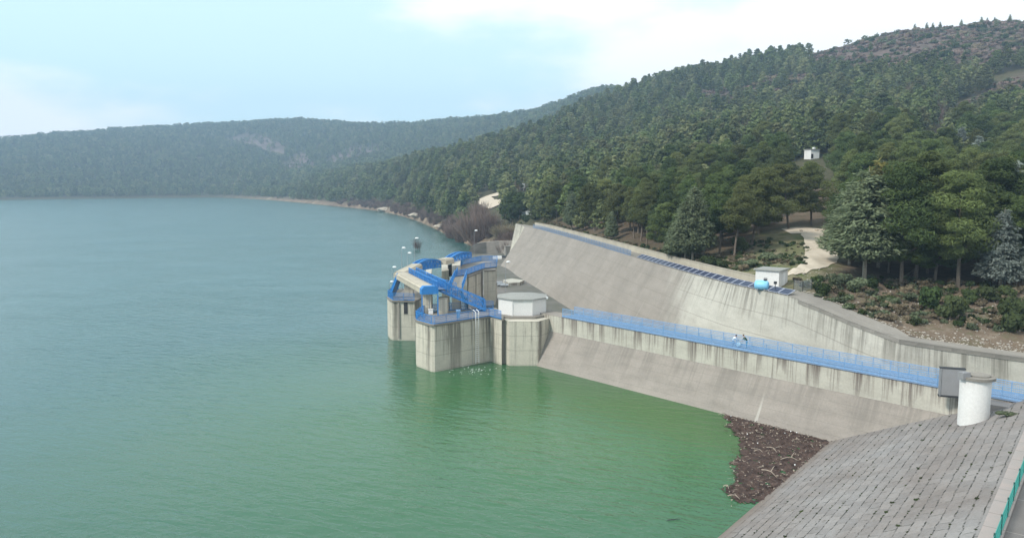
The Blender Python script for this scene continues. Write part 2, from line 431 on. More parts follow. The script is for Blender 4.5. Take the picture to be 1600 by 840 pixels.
# ------------------------------------------------------------------ mesh helpers
class MB:
    def __init__(self):
        self.v, self.f, self.uvs, self.mi = [], [], [], []
    def face(self, pts, uvs=None, mi=0):
        n = len(self.v)
        self.v += [tuple(p) for p in pts]
        self.f.append(tuple(range(n, n + len(pts))))
        if uvs is None:
            uvs = self._auto(pts)
        self.uvs.append(uvs)
        self.mi.append(mi)
    @staticmethod
    def _auto(pts):
        a = Vector(pts[0]); nrm = Vector((0, 0, 0))
        for i in range(1, len(pts) - 1):
            nrm += (Vector(pts[i]) - a).cross(Vector(pts[i + 1]) - a)
        nrm.normalize() if nrm.length > 0 else None
        if abs(nrm.z) > 0.8:
            return [(p[0], p[1]) for p in pts]
        h = Vector((-nrm.y, nrm.x, 0)); h.normalize()
        zt = max(p[2] for p in pts)
        return [(p[0] * h.x + p[1] * h.y, zt - p[2]) for p in pts]
    def prism(self, poly, z0, z1, mi=0, cap=None):
        """poly: counter-clockwise (x, y); walls carry UV (metres round, metres below top)."""
        cap = mi if cap is None else cap
        area = sum(poly[i][0] * poly[(i + 1) % len(poly)][1] - poly[(i + 1) % len(poly)][0] * poly[i][1] for i in range(len(poly)))
        poly = [tuple(q[:2]) for q in poly]
        if area < 0:
            poly = poly[::-1]
        s = 0
        for i in range(len(poly)):
            a, b = poly[i], poly[(i + 1) % len(poly)]
            L = math.dist(a, b)
            self.face([(*a, z0), (*b, z0), (*b, z1), (*a, z1)], [(s, z1 - z0), (s + L, z1 - z0), (s + L, 0), (s, 0)], mi)
            s += L
        self.face([(*q, z1) for q in poly], None, cap)
        self.face([(*q, z0) for q in poly[::-1]], None, cap)
    def box(self, c, size, rz=0.0, mi=0):
        x, y = size[0] / 2, size[1] / 2
        cr, sr = math.cos(rz), math.sin(rz)
        poly = [(c[0] + a * cr - b * sr, c[1] + a * sr + b * cr) for a, b in ((-x, -y), (x, -y), (x, y), (-x, y))]
        self.prism(poly, c[2], c[2] + size[2], mi)
    def bar(self, p, q, w, h, mi=0, up=Vector((0, 0, 1))):
        """rectangular bar from p to q, w across, h high (centred)."""
        p, q = Vector(p), Vector(q)
        d = (q - p).normalized()
        s = d.cross(up)
        s = s.normalized() if s.length > 1e-4 else Vector((1, 0, 0))
        u = s.cross(d).normalized()
        o = [(-w / 2, -h / 2), (w / 2, -h / 2), (w / 2, h / 2), (-w / 2, h / 2)]
        A = [p + s * a + u * b for a, b in o]
        B = [q + s * a + u * b for a, b in o]
        for i in range(4):
            j = (i + 1) % 4
            self.face([A[i], A[j], B[j], B[i]][::-1], None, mi)
        self.face(A, None, mi); self.face(B[::-1], None, mi)
    def tube(self, pts, r, n=6, mi=0, cap=True):
        pts = [Vector(p) for p in pts]
        rr = r if isinstance(r, (list, tuple)) else [r] * len(pts)
        rings = []
        for i, p in enumerate(pts):
            d = (pts[min(i + 1, len(pts) - 1)] - pts[max(i - 1, 0)]).normalized()
            s = d.cross(Vector((0.013, 0.007, 1)))
            if s.length < 0.03:
                s = d.cross(Vector((0, 1, 0)))
            s.normalize(); u = s.cross(d)
            rings.append([p + (s * math.cos(2 * PI * k / n) + u * math.sin(2 * PI * k / n)) * rr[i] for k in range(n)])
        for i in range(len(pts) - 1):
            for k in range(n):
                k2 = (k + 1) % n
                self.face([rings[i][k2], rings[i][k], rings[i + 1][k], rings[i + 1][k2]], [(0, 0)] * 4, mi)
        if cap:
            self.face(rings[0], [(0, 0)] * n, mi); self.face(rings[-1][::-1], [(0, 0)] * n, mi)
    def ball(self, c, r, n=8, m=5, mi=0, sc=(1, 1, 1)):
        c = Vector(c)
        def pt(i, j):
            a, b = PI * i / m, 2 * PI * j / n
            return c + Vector((r * sc[0] * math.sin(a) * math.cos(b), r * sc[1] * math.sin(a) * math.sin(b), r * sc[2] * math.cos(a)))
        for i in range(m):
            for j in range(n):
                q = [pt(i, j), pt(i + 1, j), pt(i + 1, j + 1), pt(i, j + 1)]
                if i == 0: q = [q[0], q[1], q[2]]
                elif i == m - 1: q = [q[0], q[1], q[3]]
                self.face(q, [(0, 0)] * len(q), mi)
    def grid(self, rows, uvrows=None, mi=0):
        for i in range(len(rows) - 1):
            for j in range(len(rows[i]) - 1):
                q = [rows[i][j], rows[i][j + 1], rows[i + 1][j + 1], rows[i + 1][j]]
                uu = None if uvrows is None else [uvrows[i][j], uvrows[i][j + 1], uvrows[i + 1][j + 1], uvrows[i + 1][j]]
                self.face(q, uu, mi)
    def mesh(self, name, mats, weld=True, smooth=False):
        me = bpy.data.meshes.new(name)
        me.from_pydata(self.v, [], self.f)
        for m in (mats if isinstance(mats, (list, tuple)) else [mats]):
            me.materials.append(m)
        me.polygons.foreach_set('material_index', self.mi)
        uvl = me.uv_layers.new(name='UVMap')
        uvl.data.foreach_set('uv', [c for f in self.uvs for q in f for c in q])
        if weld:
            bm = bmesh.new(); bm.from_mesh(me)
            bmesh.ops.remove_doubles(bm, verts=bm.verts, dist=0.0005)
            bmesh.ops.recalc_face_normals(bm, faces=bm.faces)
            bm.to_mesh(me); bm.free()
        if smooth:
            me.polygons.foreach_set('use_smooth', [True] * len(me.polygons))
        return me
    def build(self, name, mats, parent=None, **kw):
        o = bpy.data.objects.new(name, self.mesh(name, mats, **kw))
        COL.objects.link(o)
        if parent is not None:
            o.parent = parent
            o.matrix_parent_inverse = Matrix.Translation(parent.location).inverted() if not any(parent.rotation_euler) and parent.scale == Vector((1, 1, 1)) else Matrix.Identity(4)
        return o

def tag(o, label, cat, group=None):
    o['label'] = label; o['category'] = cat; o['kind'] = 'thing'
    if group: o['group'] = group
    return o
def setting(o, kind='structure'):
    o['kind'] = kind
    return o
def empty(name, loc, label=None, cat=None, group=None):
    o = bpy.data.objects.new(name, None)
    o.empty_display_size = 0.3
    COL.objects.link(o)
    o.location = loc
    if label: tag(o, label, cat, group)
    return o
def copy_thing(root, loc, rz=0.0, sc=1.0, label=None, group=None):
    r = root.copy(); COL.objects.link(r)
    r.location = loc; r.rotation_euler = (0, 0, rz); r.scale = (sc, sc, sc) if isinstance(sc, (int, float)) else sc
    if label: r['label'] = label
    if group: r['group'] = group
    for ch in root.children:
        c = ch.copy(); COL.objects.link(c); c.parent = r
        for g in ch.children:
            d = g.copy(); COL.objects.link(d); d.parent = c
    return r

# ------------------------------------------------------------------ key lines of the dam
# outer spillway wall, front top edge
ZW = 7.7
OA, OB = P(862, 492, ZW), P(1620, 634, ZW)
o_dir = (OB - OA).normalized()
o_nrm = Vector((-o_dir.y, o_dir.x, 0))           # towards the channel
if o_nrm.y < 0: o_nrm = -o_nrm
BA, BB = P(845, 573, 0), P(1290, 688, 0)
b_dir = (BB - BA).normalized()
# crest of the dam: rows run along c_dir, the face rises along c_nrm
CA, CB = P(1528, 840, 8.5), P(1600, 673, 8.5)
c_dir = Vector((CB.x - CA.x, CB.y - CA.y, 0)).normalized()
c_nrm = Vector((c_dir.y, -c_dir.x, 0))
WATER_S = (P(1130, 840, 0).dot(c_nrm) + P(1290, 688, 0).dot(c_nrm)) / 2
CREST_S = CA.dot(c_nrm)
GRAD = 8.5 / (CREST_S - WATER_S)
def slope_pt(s, tt, dz=0.0):                     # s metres from the waterline uphill, tt along the crest
    q = c_nrm * (WATER_S + s) + c_dir * tt
    return Vector((q.x, q.y, s * GRAD + dz))

# back wall, front top edge
back_uv = [(820, 353.5, 14), (840, 357, 14), (900, 374, 14), (960, 392, 14), (1030, 413, 14), (1090, 430, 14), (1150, 445.5, 14), (1232, 462, 14),
           (1281, 481, 13.2), (1325, 500, 12.3), (1367, 516, 11.6), (1405, 530, 11.0), (1486, 543, 10.2), (1600, 559, 9.2), (1720, 574, 8.4)]
BW = [P(*q) for q in back_uv]
def offset_line(pts, d):
    out = []
    for i, p in enumerate(pts):
        a, b = pts[max(i - 1, 0)], pts[min(i + 1, len(pts) - 1)]
        q = Vector((b.x - a.x, b.y - a.y, 0)).normalized()
        n = Vector((-q.y, q.x, 0))
        if n.x < 0: n = -n
        out.append(p + n * d)
    return out
def dense(pts, step):
    out = [pts[0]]
    for a, b in zip(pts, pts[1:]):
        k = max(1, int((b - a).length / step))
        out += [a.lerp(b, i / k) for i in range(1, k + 1)]
    return out
WALL_W = 4.2
BACK_OFF = offset_line(BW, WALL_W)

# ------------------------------------------------------------------ terrain
# key columns: u -> eight (Y, v or ('z', height)) stations from the shore or wall to behind the farthest crest
def wallY(u):
    us = [project(*p)[0] for p in BACK_OFF]
    return float(np.interp(u, us, [p.y for p in BACK_OFF])), float(np.interp(u, us, [p.z for p in BACK_OFF]))
def Z(h): return ('z', h)
keys = {
 -420: [(1180, Z(-3)), (1230, Z(3)), (1300, Z(12)), (1400, Z(28)), (1500, Z(48)), (1650, Z(75)), (1800, 236), (2400, Z(20))],
 0:    [(1195, Z(-3)), (1240, Z(3)), (1330, Z(14)), (1450, Z(36)), (1560, Z(60)), (1740, Z(98)), (1900, 221), (2500, Z(30))],
 150:  [(1290, Z(-3)), (1335, Z(3)), (1420, Z(15)), (1540, Z(42)), (1660, Z(75)), (1860, Z(122)), (2050, 208), (2600, Z(40))],
 340:  [(1380, Z(-3)), (1430, Z(2)), (1510, Z(14)), (1610, Z(38)), (1740, Z(75)), (1980, Z(138)), (2200, 197), (2800, Z(60))],
 400:  [(1265, Z(-3)), (1300, Z(2.5)), (1325, Z(4)), (1350, Z(6.5)), (1380, Z(8)), (1740, Z(70)), (2200, 193), (2800, Z(60))],
 500:  [(965, Z(-3)), (995, Z(3)), (1030, Z(8)), (1080, Z(14)), (1150, 291), (1560, Z(52)), (2200, 193), (2800, Z(60))],
 600:  [(738, Z(-3)), (768, Z(3)), (805, Z(10)), (865, Z(22)), (950, 270), (1380, Z(52)), (2100, 200), (2700, Z(60))],
 700:  [(402, Z(-3)), (428, Z(3)), (505, 320), (630, 278), (800, 247), (1220, Z(58)), (2000, 195), (2600, Z(60))],
 745:  [(322, Z(-3)), (362, Z(4)), (440, 322), (600, 274), (785, 237), (1190, Z(64)), (1940, 191), (2500, Z(60))],
 800:  [(300, Z(2)), (335, Z(9)), (420, 312), (585, 262), (765, 222), (1150, Z(72)), (1850, 186), (2400, Z(80))],
 840:  ['w', (0, 0), (410, 303), (570, 255), (755, 212), (1110, Z(88)), (1750, 181), (2300, Z(80))],
 900:  ['w', (0, 0), (360, 298), (550, 243), (800, 182), (1140, Z(112)), (1650, 160), (2200, Z(100))],
 960:  ['w', (0, 0), (330, 296), (530, 232), (860, 160), (1150, Z(140)), (1500, 139), (2000, Z(120))],
 1020: ['w', (0, 0), (295, 290), (510, 220), (880, 139), (1120, Z(140)), (1400, Z(150)), (2000, Z(110))],
 1120: ['w', (0, 0), (265, 283), (480, 205), (850, 117), (1050, Z(148)), (1300, Z(140)), (2000, Z(110))],
 1245: ['w', (0, 0), (240, 280), (450, 190), (820, 105), (1000, Z(150)), (1300, Z(140)), (2000, Z(110))],
 1265: ['w', (0, 0), (238, 280), (445, 188), (815, 97), (1000, Z(150)), (1300, Z(140)), (2000, Z(110))],
 1400: ['w', (0, 0), (205, 300), (410, 180), (770, 62), (950, Z(150)), (1300, Z(140)), (2000, Z(110))],
 1600: ['w', (0, 0), (195, 320), (390, 175), (740, 42), (920, Z(150)), (1300, Z(140)), (2000, Z(110))],
 1850: ['w', (0, 0), (190, 330), (370, 170), (700, 20), (900, Z(150)), (1300, Z(140)), (2000, Z(110))],
}
foot = {840: (275, Z(15.2)), 900: (212, Z(15.2)), 960: (186, Z(15.2)), 1020: (172, Z(15.3)), 1120: (152, Z(16)), 1245: (150, 374), 1265: (150, 376), 1400: (118, 442), 1600: (109, 445), 1850: (102, 450)}
kc, kY, kz = [], [], []
for u, st in keys.items():
    cs, Ys, zs = [], [], []
    for k, e in enumerate(st):
        if e == 'w':
            Y, zz = wallY(u); e = (Y, Z(zz))
        if k == 1 and u in foot: e = foot[u]
        Y, q = e
        z = q[1] if isinstance(q, tuple) else D(u, q, Y).z
        dep = Y * _cp + (CAM_H - z) * _sp
        cs.append((u - 800) / FPX * dep / Y); Ys.append(Y); zs.append(z)
    kc.append(cs); kY.append(Ys); kz.append(zs)
kc, kY, kz = map(np.array, (kc, kY, kz))
C = np.arange(-0.95, 0.86, 0.0055)
nC = len(C)
colY = np.stack([np.interp(C, kc[:, k], kY[:, k]) for k in range(8)], 1)
colZ = np.stack([np.interp(C, kc[:, k], kz[:, k]) for k in range(8)], 1)
# the wall stations follow the wall exactly
bo = dense(BACK_OFF, 1.0)
bc = np.array([p.x / p.y for p in bo]); bY = np.array([p.y for p in bo]); bz = np.array([p.z for p in bo])
onwall = C >= bc[0]
colY[onwall, 0] = np.interp(C[onwall], bc, bY) - 0.3
colZ[onwall, 0] = np.interp(C[onwall], bc, bz) - 0.02
g = np.exp(-0.5 * (np.arange(-6, 7) / 2.5) ** 2); g /= g.sum()
def smooth(a):
    return np.convolve(np.pad(a, 6, mode='edge'), g, 'valid')
for k in range(1, 8):
    colY[:, k] = smooth(colY[:, k]); colZ[:, k] = smooth(colZ[:, k])
colY[:, 1] = np.maximum(colY[:, 1], colY[:, 0] + 7.0)
colY = np.maximum.accumulate(colY + np.arange(8) * 0.5, axis=1)
def pchip_slopes(x, y):
    h = np.diff(x, axis=1); d = np.diff(y, axis=1) / h
    m = np.zeros_like(y)
    same = d[:, :-1] * d[:, 1:] > 0
    w1, w2 = 2 * h[:, 1:] + h[:, :-1], h[:, 1:] + 2 * h[:, :-1]
    with np.errstate(divide='ignore', invalid='ignore'):
        hm = (w1 + w2) / (w1 / d[:, :-1] + w2 / d[:, 1:])
    m[:, 1:-1] = np.where(same, hm, 0)
    m[:, 0], m[:, -1] = d[:, 0], d[:, -1]
    return m
SL = pchip_slopes(colY, colZ)
seg_n = [16, 44, 46, 60, 24, 46, 6]
rowsY, rowsZ = [], []
for k, n in enumerate(seg_n):
    for i in range(n + (1 if k == 6 else 0)):
        s = i / n
        x0, x1, y0, y1 = colY[:, k], colY[:, k + 1], colZ[:, k], colZ[:, k + 1]
        h = x1 - x0
        z = (2 * s**3 - 3 * s**2 + 1) * y0 + (s**3 - 2 * s**2 + s) * h * SL[:, k] + (-2 * s**3 + 3 * s**2) * y1 + (s**3 - s**2) * h * SL[:, k + 1]
        rowsY.append(x0 + h * s); rowsZ.append(z)
GY, GZ = np.array(rowsY).T.copy(), np.array(rowsZ).T.copy()      # columns x rows
nR = GY.shape[1]
GX = C[:, None] * GY
seg_id = np.concatenate([np.full(n + (1 if k == 6 else 0), k) for k, n in enumerate(seg_n)])
for i in range(nC):
    for j in range(nR):
        x, y = GX[i, j], GY[i, j]
        f = 0.0 if seg_id[j] == 0 else min(1.0, (j - 16) / 30.0)
        a = min(6.0, 0.0075 * y) * f
        GZ[i, j] += a * (mnoise.noise((x / 60, y / 60, 3.3)) + 0.5 * mnoise.noise((x / 22, y / 22, 1.7)))
        if seg_id[j] == 0 and C[i] > 0.33:
            GZ[i, j] += 0.55 * min(1, j / 3.0) * (mnoise.noise((x / 2.6, y / 2.6, 5.1)) + 0.6 * mnoise.noise((x / 0.9, y / 0.9, 2.1)))
def ground_z(x, y):
    c = x / y
    fi = min(max((c - C[0]) / 0.0055, 0), nC - 1.001)
    i = int(fi); w = fi - i
    return (1 - w) * np.interp(y, GY[i], GZ[i]) + w * np.interp(y, GY[i + 1], GZ[i + 1])
def on_ground(u, v, y0=None):
    """the first ground point behind pixel (u, v)"""
    d = ray(u, v); o = Vector((0, 0, CAM_H))
    fi = min(max(((d.x / d.y) - C[0]) / 0.0055, 0), nC - 1.001)
    Y = y0 or float(GY[int(fi), 0])
    while Y < 2500:
        p = o + d * (Y / d.y)
        if p.z <= ground_z(p.x, p.y):
            return Vector((p.x, p.y, ground_z(p.x, p.y)))
        Y += max(0.15, Y * 0.0015)
    return o + d * (Y / d.y)

PU, PV = np.zeros_like(GX), np.zeros_like(GX)
dep = GY * _cp + (CAM_H - GZ) * _sp
PU = 800 + FPX * GX / dep
PV = 420 - FPX * (-(CAM_H - GZ) * _cp + GY * _sp) / dep
def in_poly(u, v, poly):
    u, v = np.asarray(u, float), np.asarray(v, float)
    ins = np.zeros(u.shape, bool)
    n = len(poly)
    for i in range(n):
        (x1, y1), (x2, y2) = poly[i], poly[(i + 1) % n]
        cond = (y1 > v) != (y2 > v)
        with np.errstate(divide='ignore', invalid='ignore'):
            xi = (x2 - x1) * (v - y1) / (y2 - y1 + 1e-12) + x1
        ins ^= cond & (u < xi)
    return ins
HEATH = [(1246, 100), (1330, 60), (1420, 30), (1900, -30), (1900, 78), (1600, 101), (1540, 110), (1440, 117), (1380, 124), (1300, 116)]
TRACK = [(1418, 262), (1450, 215), (1490, 175), (1545, 140), (1620, 105), (1640, 140), (1570, 178), (1510, 215), (1460, 262)]
CLEAR = [(1088, 428), (1120, 408), (1170, 404), (1180, 362), (1240, 352), (1300, 352), (1316, 380), (1316, 412), (1290, 432), (1250, 470), (1180, 450)]
ROADP = [(735, 322), (748, 303), (788, 300), (790, 320), (765, 330)]
BARE = [[(430, 262), (470, 236), (500, 262), (460, 272)], [(515, 245), (550, 228), (610, 232), (560, 250), (520, 258)], [(350, 225), (385, 205), (440, 225), (450, 250), (400, 232)],
        [(900, 150), (960, 148), (1000, 150), (930, 172)], [(1000, 185), (1060, 150), (1180, 122), (1300, 118), (1330, 140), (1180, 172), (1090, 190)], [(1290, 215), (1330, 200), (1350, 225), (1310, 240)], [(1180, 235), (1220, 220), (1240, 240), (1190, 255)]]
heath_a = in_poly(PU, PV, HEATH).astype(float)
for b in BARE: heath_a = np.maximum(heath_a, in_poly(PU, PV, b) * 0.75)
heath_a = np.maximum(heath_a, in_poly(PU, PV, TRACK) * 0.85)
clear_a = np.zeros_like(heath_a)
for b in BARE[:4]: clear_a = np.maximum(clear_a, in_poly(PU, PV, b).astype(float))
scree_a = ((seg_id[None, :] == 0) & (PU > 1225)).astype(float)
soil_a = ((seg_id[None, :] == 1) & (GY < 260)).astype(float) * 0.9
soil_a = np.maximum(soil_a, ((seg_id[None, :] == 0) & (PU > 830) & (PU <= 1225)).astype(float) * 0.6)
mead_a = in_poly(PU, PV, CLEAR).astype(float)
bank_a = np.clip((6.0 - GZ) / 3.0, 0, 1) * (PU < 815) * np.clip((PU - 330) / 120, 0.0, 1)
def blur2(a):
    for _ in range(2):
        a = (a + np.roll(a, 1, 0) + np.roll(a, -1, 0) + np.roll(a, 1, 1) + np.roll(a, -1, 1)) / 5
    return a
me = bpy.data.meshes.new('hillside')
verts = np.stack([GX, GY, GZ], -1).reshape(-1, 3)
ii, jj = np.meshgrid(np.arange(nC - 1), np.arange(nR - 1), indexing='ij')
a = (ii * nR + jj).ravel()
faces = np.stack([a, a + nR, a + nR + 1, a + 1], -1)
me.from_pydata(verts.tolist(), [], faces.tolist())
for nm, arr in (('clearing', clear_a), ('heath', heath_a), ('scree', scree_a), ('soil', soil_a), ('meadow', mead_a), ('bank', bank_a)):
    at = me.attributes.new(nm, 'FLOAT', 'POINT')
    at.data.foreach_set('value', blur2(arr).ravel().astype(np.float32))
me.materials.append(M['ground'])
me.polygons.foreach_set('use_smooth', [True] * len(me.polygons))
hill = bpy.data.objects.new('hills', me); COL.objects.link(hill); setting(hill)

# water and lake bed -------------------------------------------------------
mb = MB()
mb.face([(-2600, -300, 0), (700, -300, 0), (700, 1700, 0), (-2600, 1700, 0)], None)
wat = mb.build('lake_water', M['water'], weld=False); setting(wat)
mb = MB()
mb.face([(-4500, -800, -6), (4500, -800, -6), (4500, 5000, -6), (-4500, 5000, -6)], None)
setting(mb.build('ground', M['mud'], weld=False))

# haze ---------------------------------------------------------------------
hz = NT('haze air')
hz.n.remove(hz.b)
pv = hz.node('ShaderNodeVolumePrincipled')
pv.inputs['Color'].default_value = (0.52, 0.75, 1.0, 1)
pv.inputs['Density'].default_value = 0.0003
pv.inputs['Anisotropy'].default_value = 0.2
hz.l.new(pv.outputs[0], hz.out.inputs['Volume'])
mb = MB()
mb.prism([(-2900, -320), (2700, -320), (2700, 2900), (-2900, 2900)], -7.5, 330)
HAZE = mb.build('haze', hz.m, weld=False); setting(HAZE, 'stuff')

# ------------------------------------------------------------------ dam face, crest, road
T0, T1 = slope_pt(0, 0).dot(c_dir) - 40, None
mb = MB()
def wall_hit(s):
    """distance along the crest direction at which the row s runs into the outer wall"""
    z = max(-3.0, s * GRAD)
    hz_ = 5.05
    if z > hz_: a, d = OA, o_dir
    else:
        w = (hz_ - z) / hz_
        a = Vector((OA.x, OA.y, 0)).lerp(BA, w); d = Vector((OB.x, OB.y, 0)).lerp(BA + b_dir * ((OB - OA).length), w) - a
    q = slope_pt(s, 0)
    # q + c_dir t = a + d k
    det = c_dir.x * -d.y + d.x * c_dir.y
    rx, ry = a.x - q.x, a.y - q.y
    return (rx * -d.y + d.x * ry) / det
ss = [-7, -4, -2, -1, 0, 1, 2, 4, 6, 8, 10, 12, 14, 16, 17, 18, CREST_S - WATER_S]
rows, uvr = [], []
for s in ss:
    t1 = wall_hit(s) + 0.7
    t0 = 5.0
    r, ur = [], []
    for k in range(41):
        tt = t0 + (t1 - t0) * k / 40
        n = 0.05 * mnoise.noise((tt / 3, s / 3, 0))
        r.append(slope_pt(s, tt, n if 0 < s < CREST_S - WATER_S else 0)); ur.append((tt, s * math.hypot(1, GRAD)))
    rows.append(r); uvr.append(ur)
mb.grid(rows, uvr)
setting(mb.build('dam_slope_ground', M['slope'], smooth=True))
SC = CREST_S - WATER_S
tk = wall_hit(SC)
def strip(name, s0, s1, z0, z1, m, t0=5.0, t1=None):
    mb = MB()
    t1 = t1 or tk + 6
    poly = [(c_nrm * (WATER_S + s) + c_dir * q) for s, q in ((s0, t0), (s1, t0), (s1, t1), (s0, t1))]
    mb.prism([(p.x, p.y) for p in poly], z0, z1)
    # UV along the strip
    o = mb.build(name, m)
    uvl = o.data.uv_layers[0].data
    for lp in o.data.loops:
        co = o.data.vertices[lp.vertex_index].co
        uvl[lp.index].uv = (co.x * c_dir.x + co.y * c_dir.y, co.x * c_nrm.x + co.y * c_nrm.y)
    return setting(o)
strip('kerb', SC, SC + 1.15, 6.0, 8.62, M['kerb'], t1=tk - 1.5)
strip('road', SC + 1.15, SC + 14, 6.0, 8.5, M['asphalt'], t1=tk - 1.5)
# landing where the walkway meets the crest
strip('path_landing', SC - 4.5, SC + 14, 5.0, 7.55, M['kerb'], t0=tk - 1.5, t1=tk + 1.2)

# teal fence along the crest
fs = SC + 1.0
fence = empty('crest_fence', slope_pt(fs, 30, 0) * 1.0, 'teal green wire mesh fence along the dam crest road', 'fence')
fence.location.z = 8.62
def crest_pt(s, tt, z):
    q = c_nrm * (WATER_S + s) + c_dir * tt
    return Vector((q.x, q.y, z))
nb = 16
t_end = tk - 2.5
t_st = t_end - nb * 3.1
for k in range(nb + 1):
    a = t_st + k * 3.1
    m1 = MB(); m1.bar(crest_pt(fs, a, 8.60), crest_pt(fs, a, 9.86), 0.07, 0.07); m1.build('post', M['green_post'], fence)
    if k < nb:
        m1 = MB()
        b = a + 3.1
        for q in range(1, 26):
            tt = a + 3.1 * q / 26
            m1.bar(crest_pt(fs, tt, 8.66), crest_pt(fs, tt, 9.74), 0.035, 0.012, up=c_nrm)
        for zz in (8.68, 9.0, 9.35, 9.72):
            m1.bar(crest_pt(fs, a + .03, zz), crest_pt(fs, b - .03, zz), 0.03, 0.045)
        m1.build('mesh_panel', M['teal'], fence)

# ------------------------------------------------------------------ outer spillway wall
def outer_line(k):      # k metres along from OA
    return OA + o_dir * k
L_out = (OB - OA).length + 8
mb = MB()
N = 40
prof = []
for i in range(N + 1):
    k = -3.0 + (L_out + 3.0) * i / N
    top = outer_line(k); top = Vector((top.x, top.y, ZW))
    mid = Vector((top.x, top.y, 5.05)) - o_nrm * 0.05
    fr = k / (OB - OA).length
    base0 = BA + b_dir * (fr * (OB - OA).length * 1.0)
    # keep the toe on the straight waterline, square to the wall
    kk = (Vector((top.x, top.y, 0)) - BA).dot(Vector((o_dir.x, o_dir.y, 0))) / b_dir.dot(Vector((o_dir.x, o_dir.y, 0)))
    base = BA + b_dir * kk
    low = base + (base - Vector((mid.x, mid.y, 5.05))) * 0.8
    bt = top + o_nrm * 2.9
    bb = Vector((bt.x, bt.y, 0))
    prof.append((k, top, mid, base, low, bb, bt))
for (k0, *A), (k1, *B) in zip(prof, prof[1:]):
    hs = [0, 2.65, 8.2, 13]
    for q in range(3):
        mi = 0 if q == 0 else 1
        off = 0 if q == 0 else -2.65
        mb.face([A[q], B[q], B[q + 1], A[q + 1]], [(k0, hs[q] + off), (k1, hs[q] + off), (k1, hs[q + 1] + off), (k0, hs[q + 1] + off)], mi)
    mb.face([B[5], A[5], A[4], B[4]], [(k1, 0), (k0, 0), (k0, 7.7), (k1, 7.7)], 0)
    mb.face([A[5], B[5], B[0], A[0]], [(k0, 0), (k1, 0), (k1, 2.9), (k0, 2.9)], 1)
for q, A in ((0, prof[0]), (1, prof[-1])):
    pts = [A[1], A[2], A[3], A[4], A[5], A[6]]
    mb.face(pts if q else pts[::-1], None, 0)
tag(mb.build('spillway_wall', [M['conc_light'], M['conc_grey']]), 'long grey concrete wall with pale streaked top band carrying the blue walkway above green water', 'wall')

# walkway deck and its two railings
mb = MB()
def wk(k, off, z):
    q = outer_line(k) + o_nrm * off
    return Vector((q.x, q.y, z))
K0, K1 = 2.5, L_out - 1
mb.prism([wk(K0, -0.12, 0)[:2], wk(K1, -0.12, 0)[:2], wk(K1, 2.75, 0)[:2], wk(K0, 2.75, 0)[:2]], ZW + 0.004, ZW + 0.16)
deck = mb.build('walkway_path', M['bluegrey']); setting(deck)
def railing(name, pts, label, mats=('blue', 'blue'), h=1.15, bay=2.0, pick=0.16, rails=6, closed=False, rail_r=0.026, pick_r=0.013, split=True, parent=None, kick=True):
    """post and rail balustrade along a polyline: posts, panels; pts are deck points."""
    pts = [Vector(p) for p in pts]
    if closed: pts = pts + [pts[0]]
    root = parent or empty(name, pts[0], label, 'railing')
    L = [0]
    for a, b in zip(pts, pts[1:]): L.append(L[-1] + (b - a).length)
    def at(s):
        for i in range(len(L) - 1):
            if s <= L[i + 1] + 1e-6:
                return pts[i].lerp(pts[i + 1], (s - L[i]) / max(1e-6, L[i + 1] - L[i]))
        return pts[-1]
    stops = sorted(set([round(x, 3) for x in L] + [0]))
    cuts = []
    for a, b in zip(stops, stops[1:]):
        n = max(1, round((b - a) / bay))
        cuts += [a + (b - a) * i / n for i in range(n)]
    cuts.append(stops[-1])
    up = Vector((0, 0, 1))
    for i, s in enumerate(cuts):
        p = at(s)
        if not (closed and i == len(cuts) - 1):
            m1 = MB(); m1.bar(p - up * 0.02, p + up * (h + 0.03), 0.08, 0.08); m1.build('post', M[mats[0]], root)
        if i == len(cuts) - 1: break
        a, b = p, at(cuts[i + 1])
        d = (b - a).normalized() * 0.035
        m1 = MB()
        for r in range(rails):
            z = 0.12 + (h - 0.12) * r / (rails - 1)
            w = rail_r * (1.5 if r == rails - 1 else 1)
            m1.bar(a + d + up * z, b - d + up * z, w * 1.6, w * 2)
        n = max(1, int((b - a).length / pick))
        for q in range(1, n):
            c = a.lerp(b, q / n)
            m1.bar(c + up * 0.10, c + up * (h - 0.04), pick_r * 2, pick_r * 1.2, up=Vector((b - a)))
        if kick:
            m1.bar(a + d + up * 0.07, b - d + up * 0.07, 0.02, 0.14)
        m1.build('panel', M[mats[1]], root)
    return root
dz = Vector((0, 0, ZW + 0.16))
KR = 71.0
def wline(off, k0, k1):
    return [wk(k0, off, ZW + 0.16), wk(k1, off, ZW + 0.16)]
railing('walkway_railing', wline(0.0, K0, K1), 'long blue railing on the lake side of the walkway above the water', ('blue_pale', 'blue_pale'), h=1.2, bay=2.0)
railing('walkway_railing', wline(2.65, K0, K1), 'long blue railing on the channel side of the walkway, facing the streaked back wall', ('blue_pale', 'blue_pale'), h=1.2, bay=2.0)

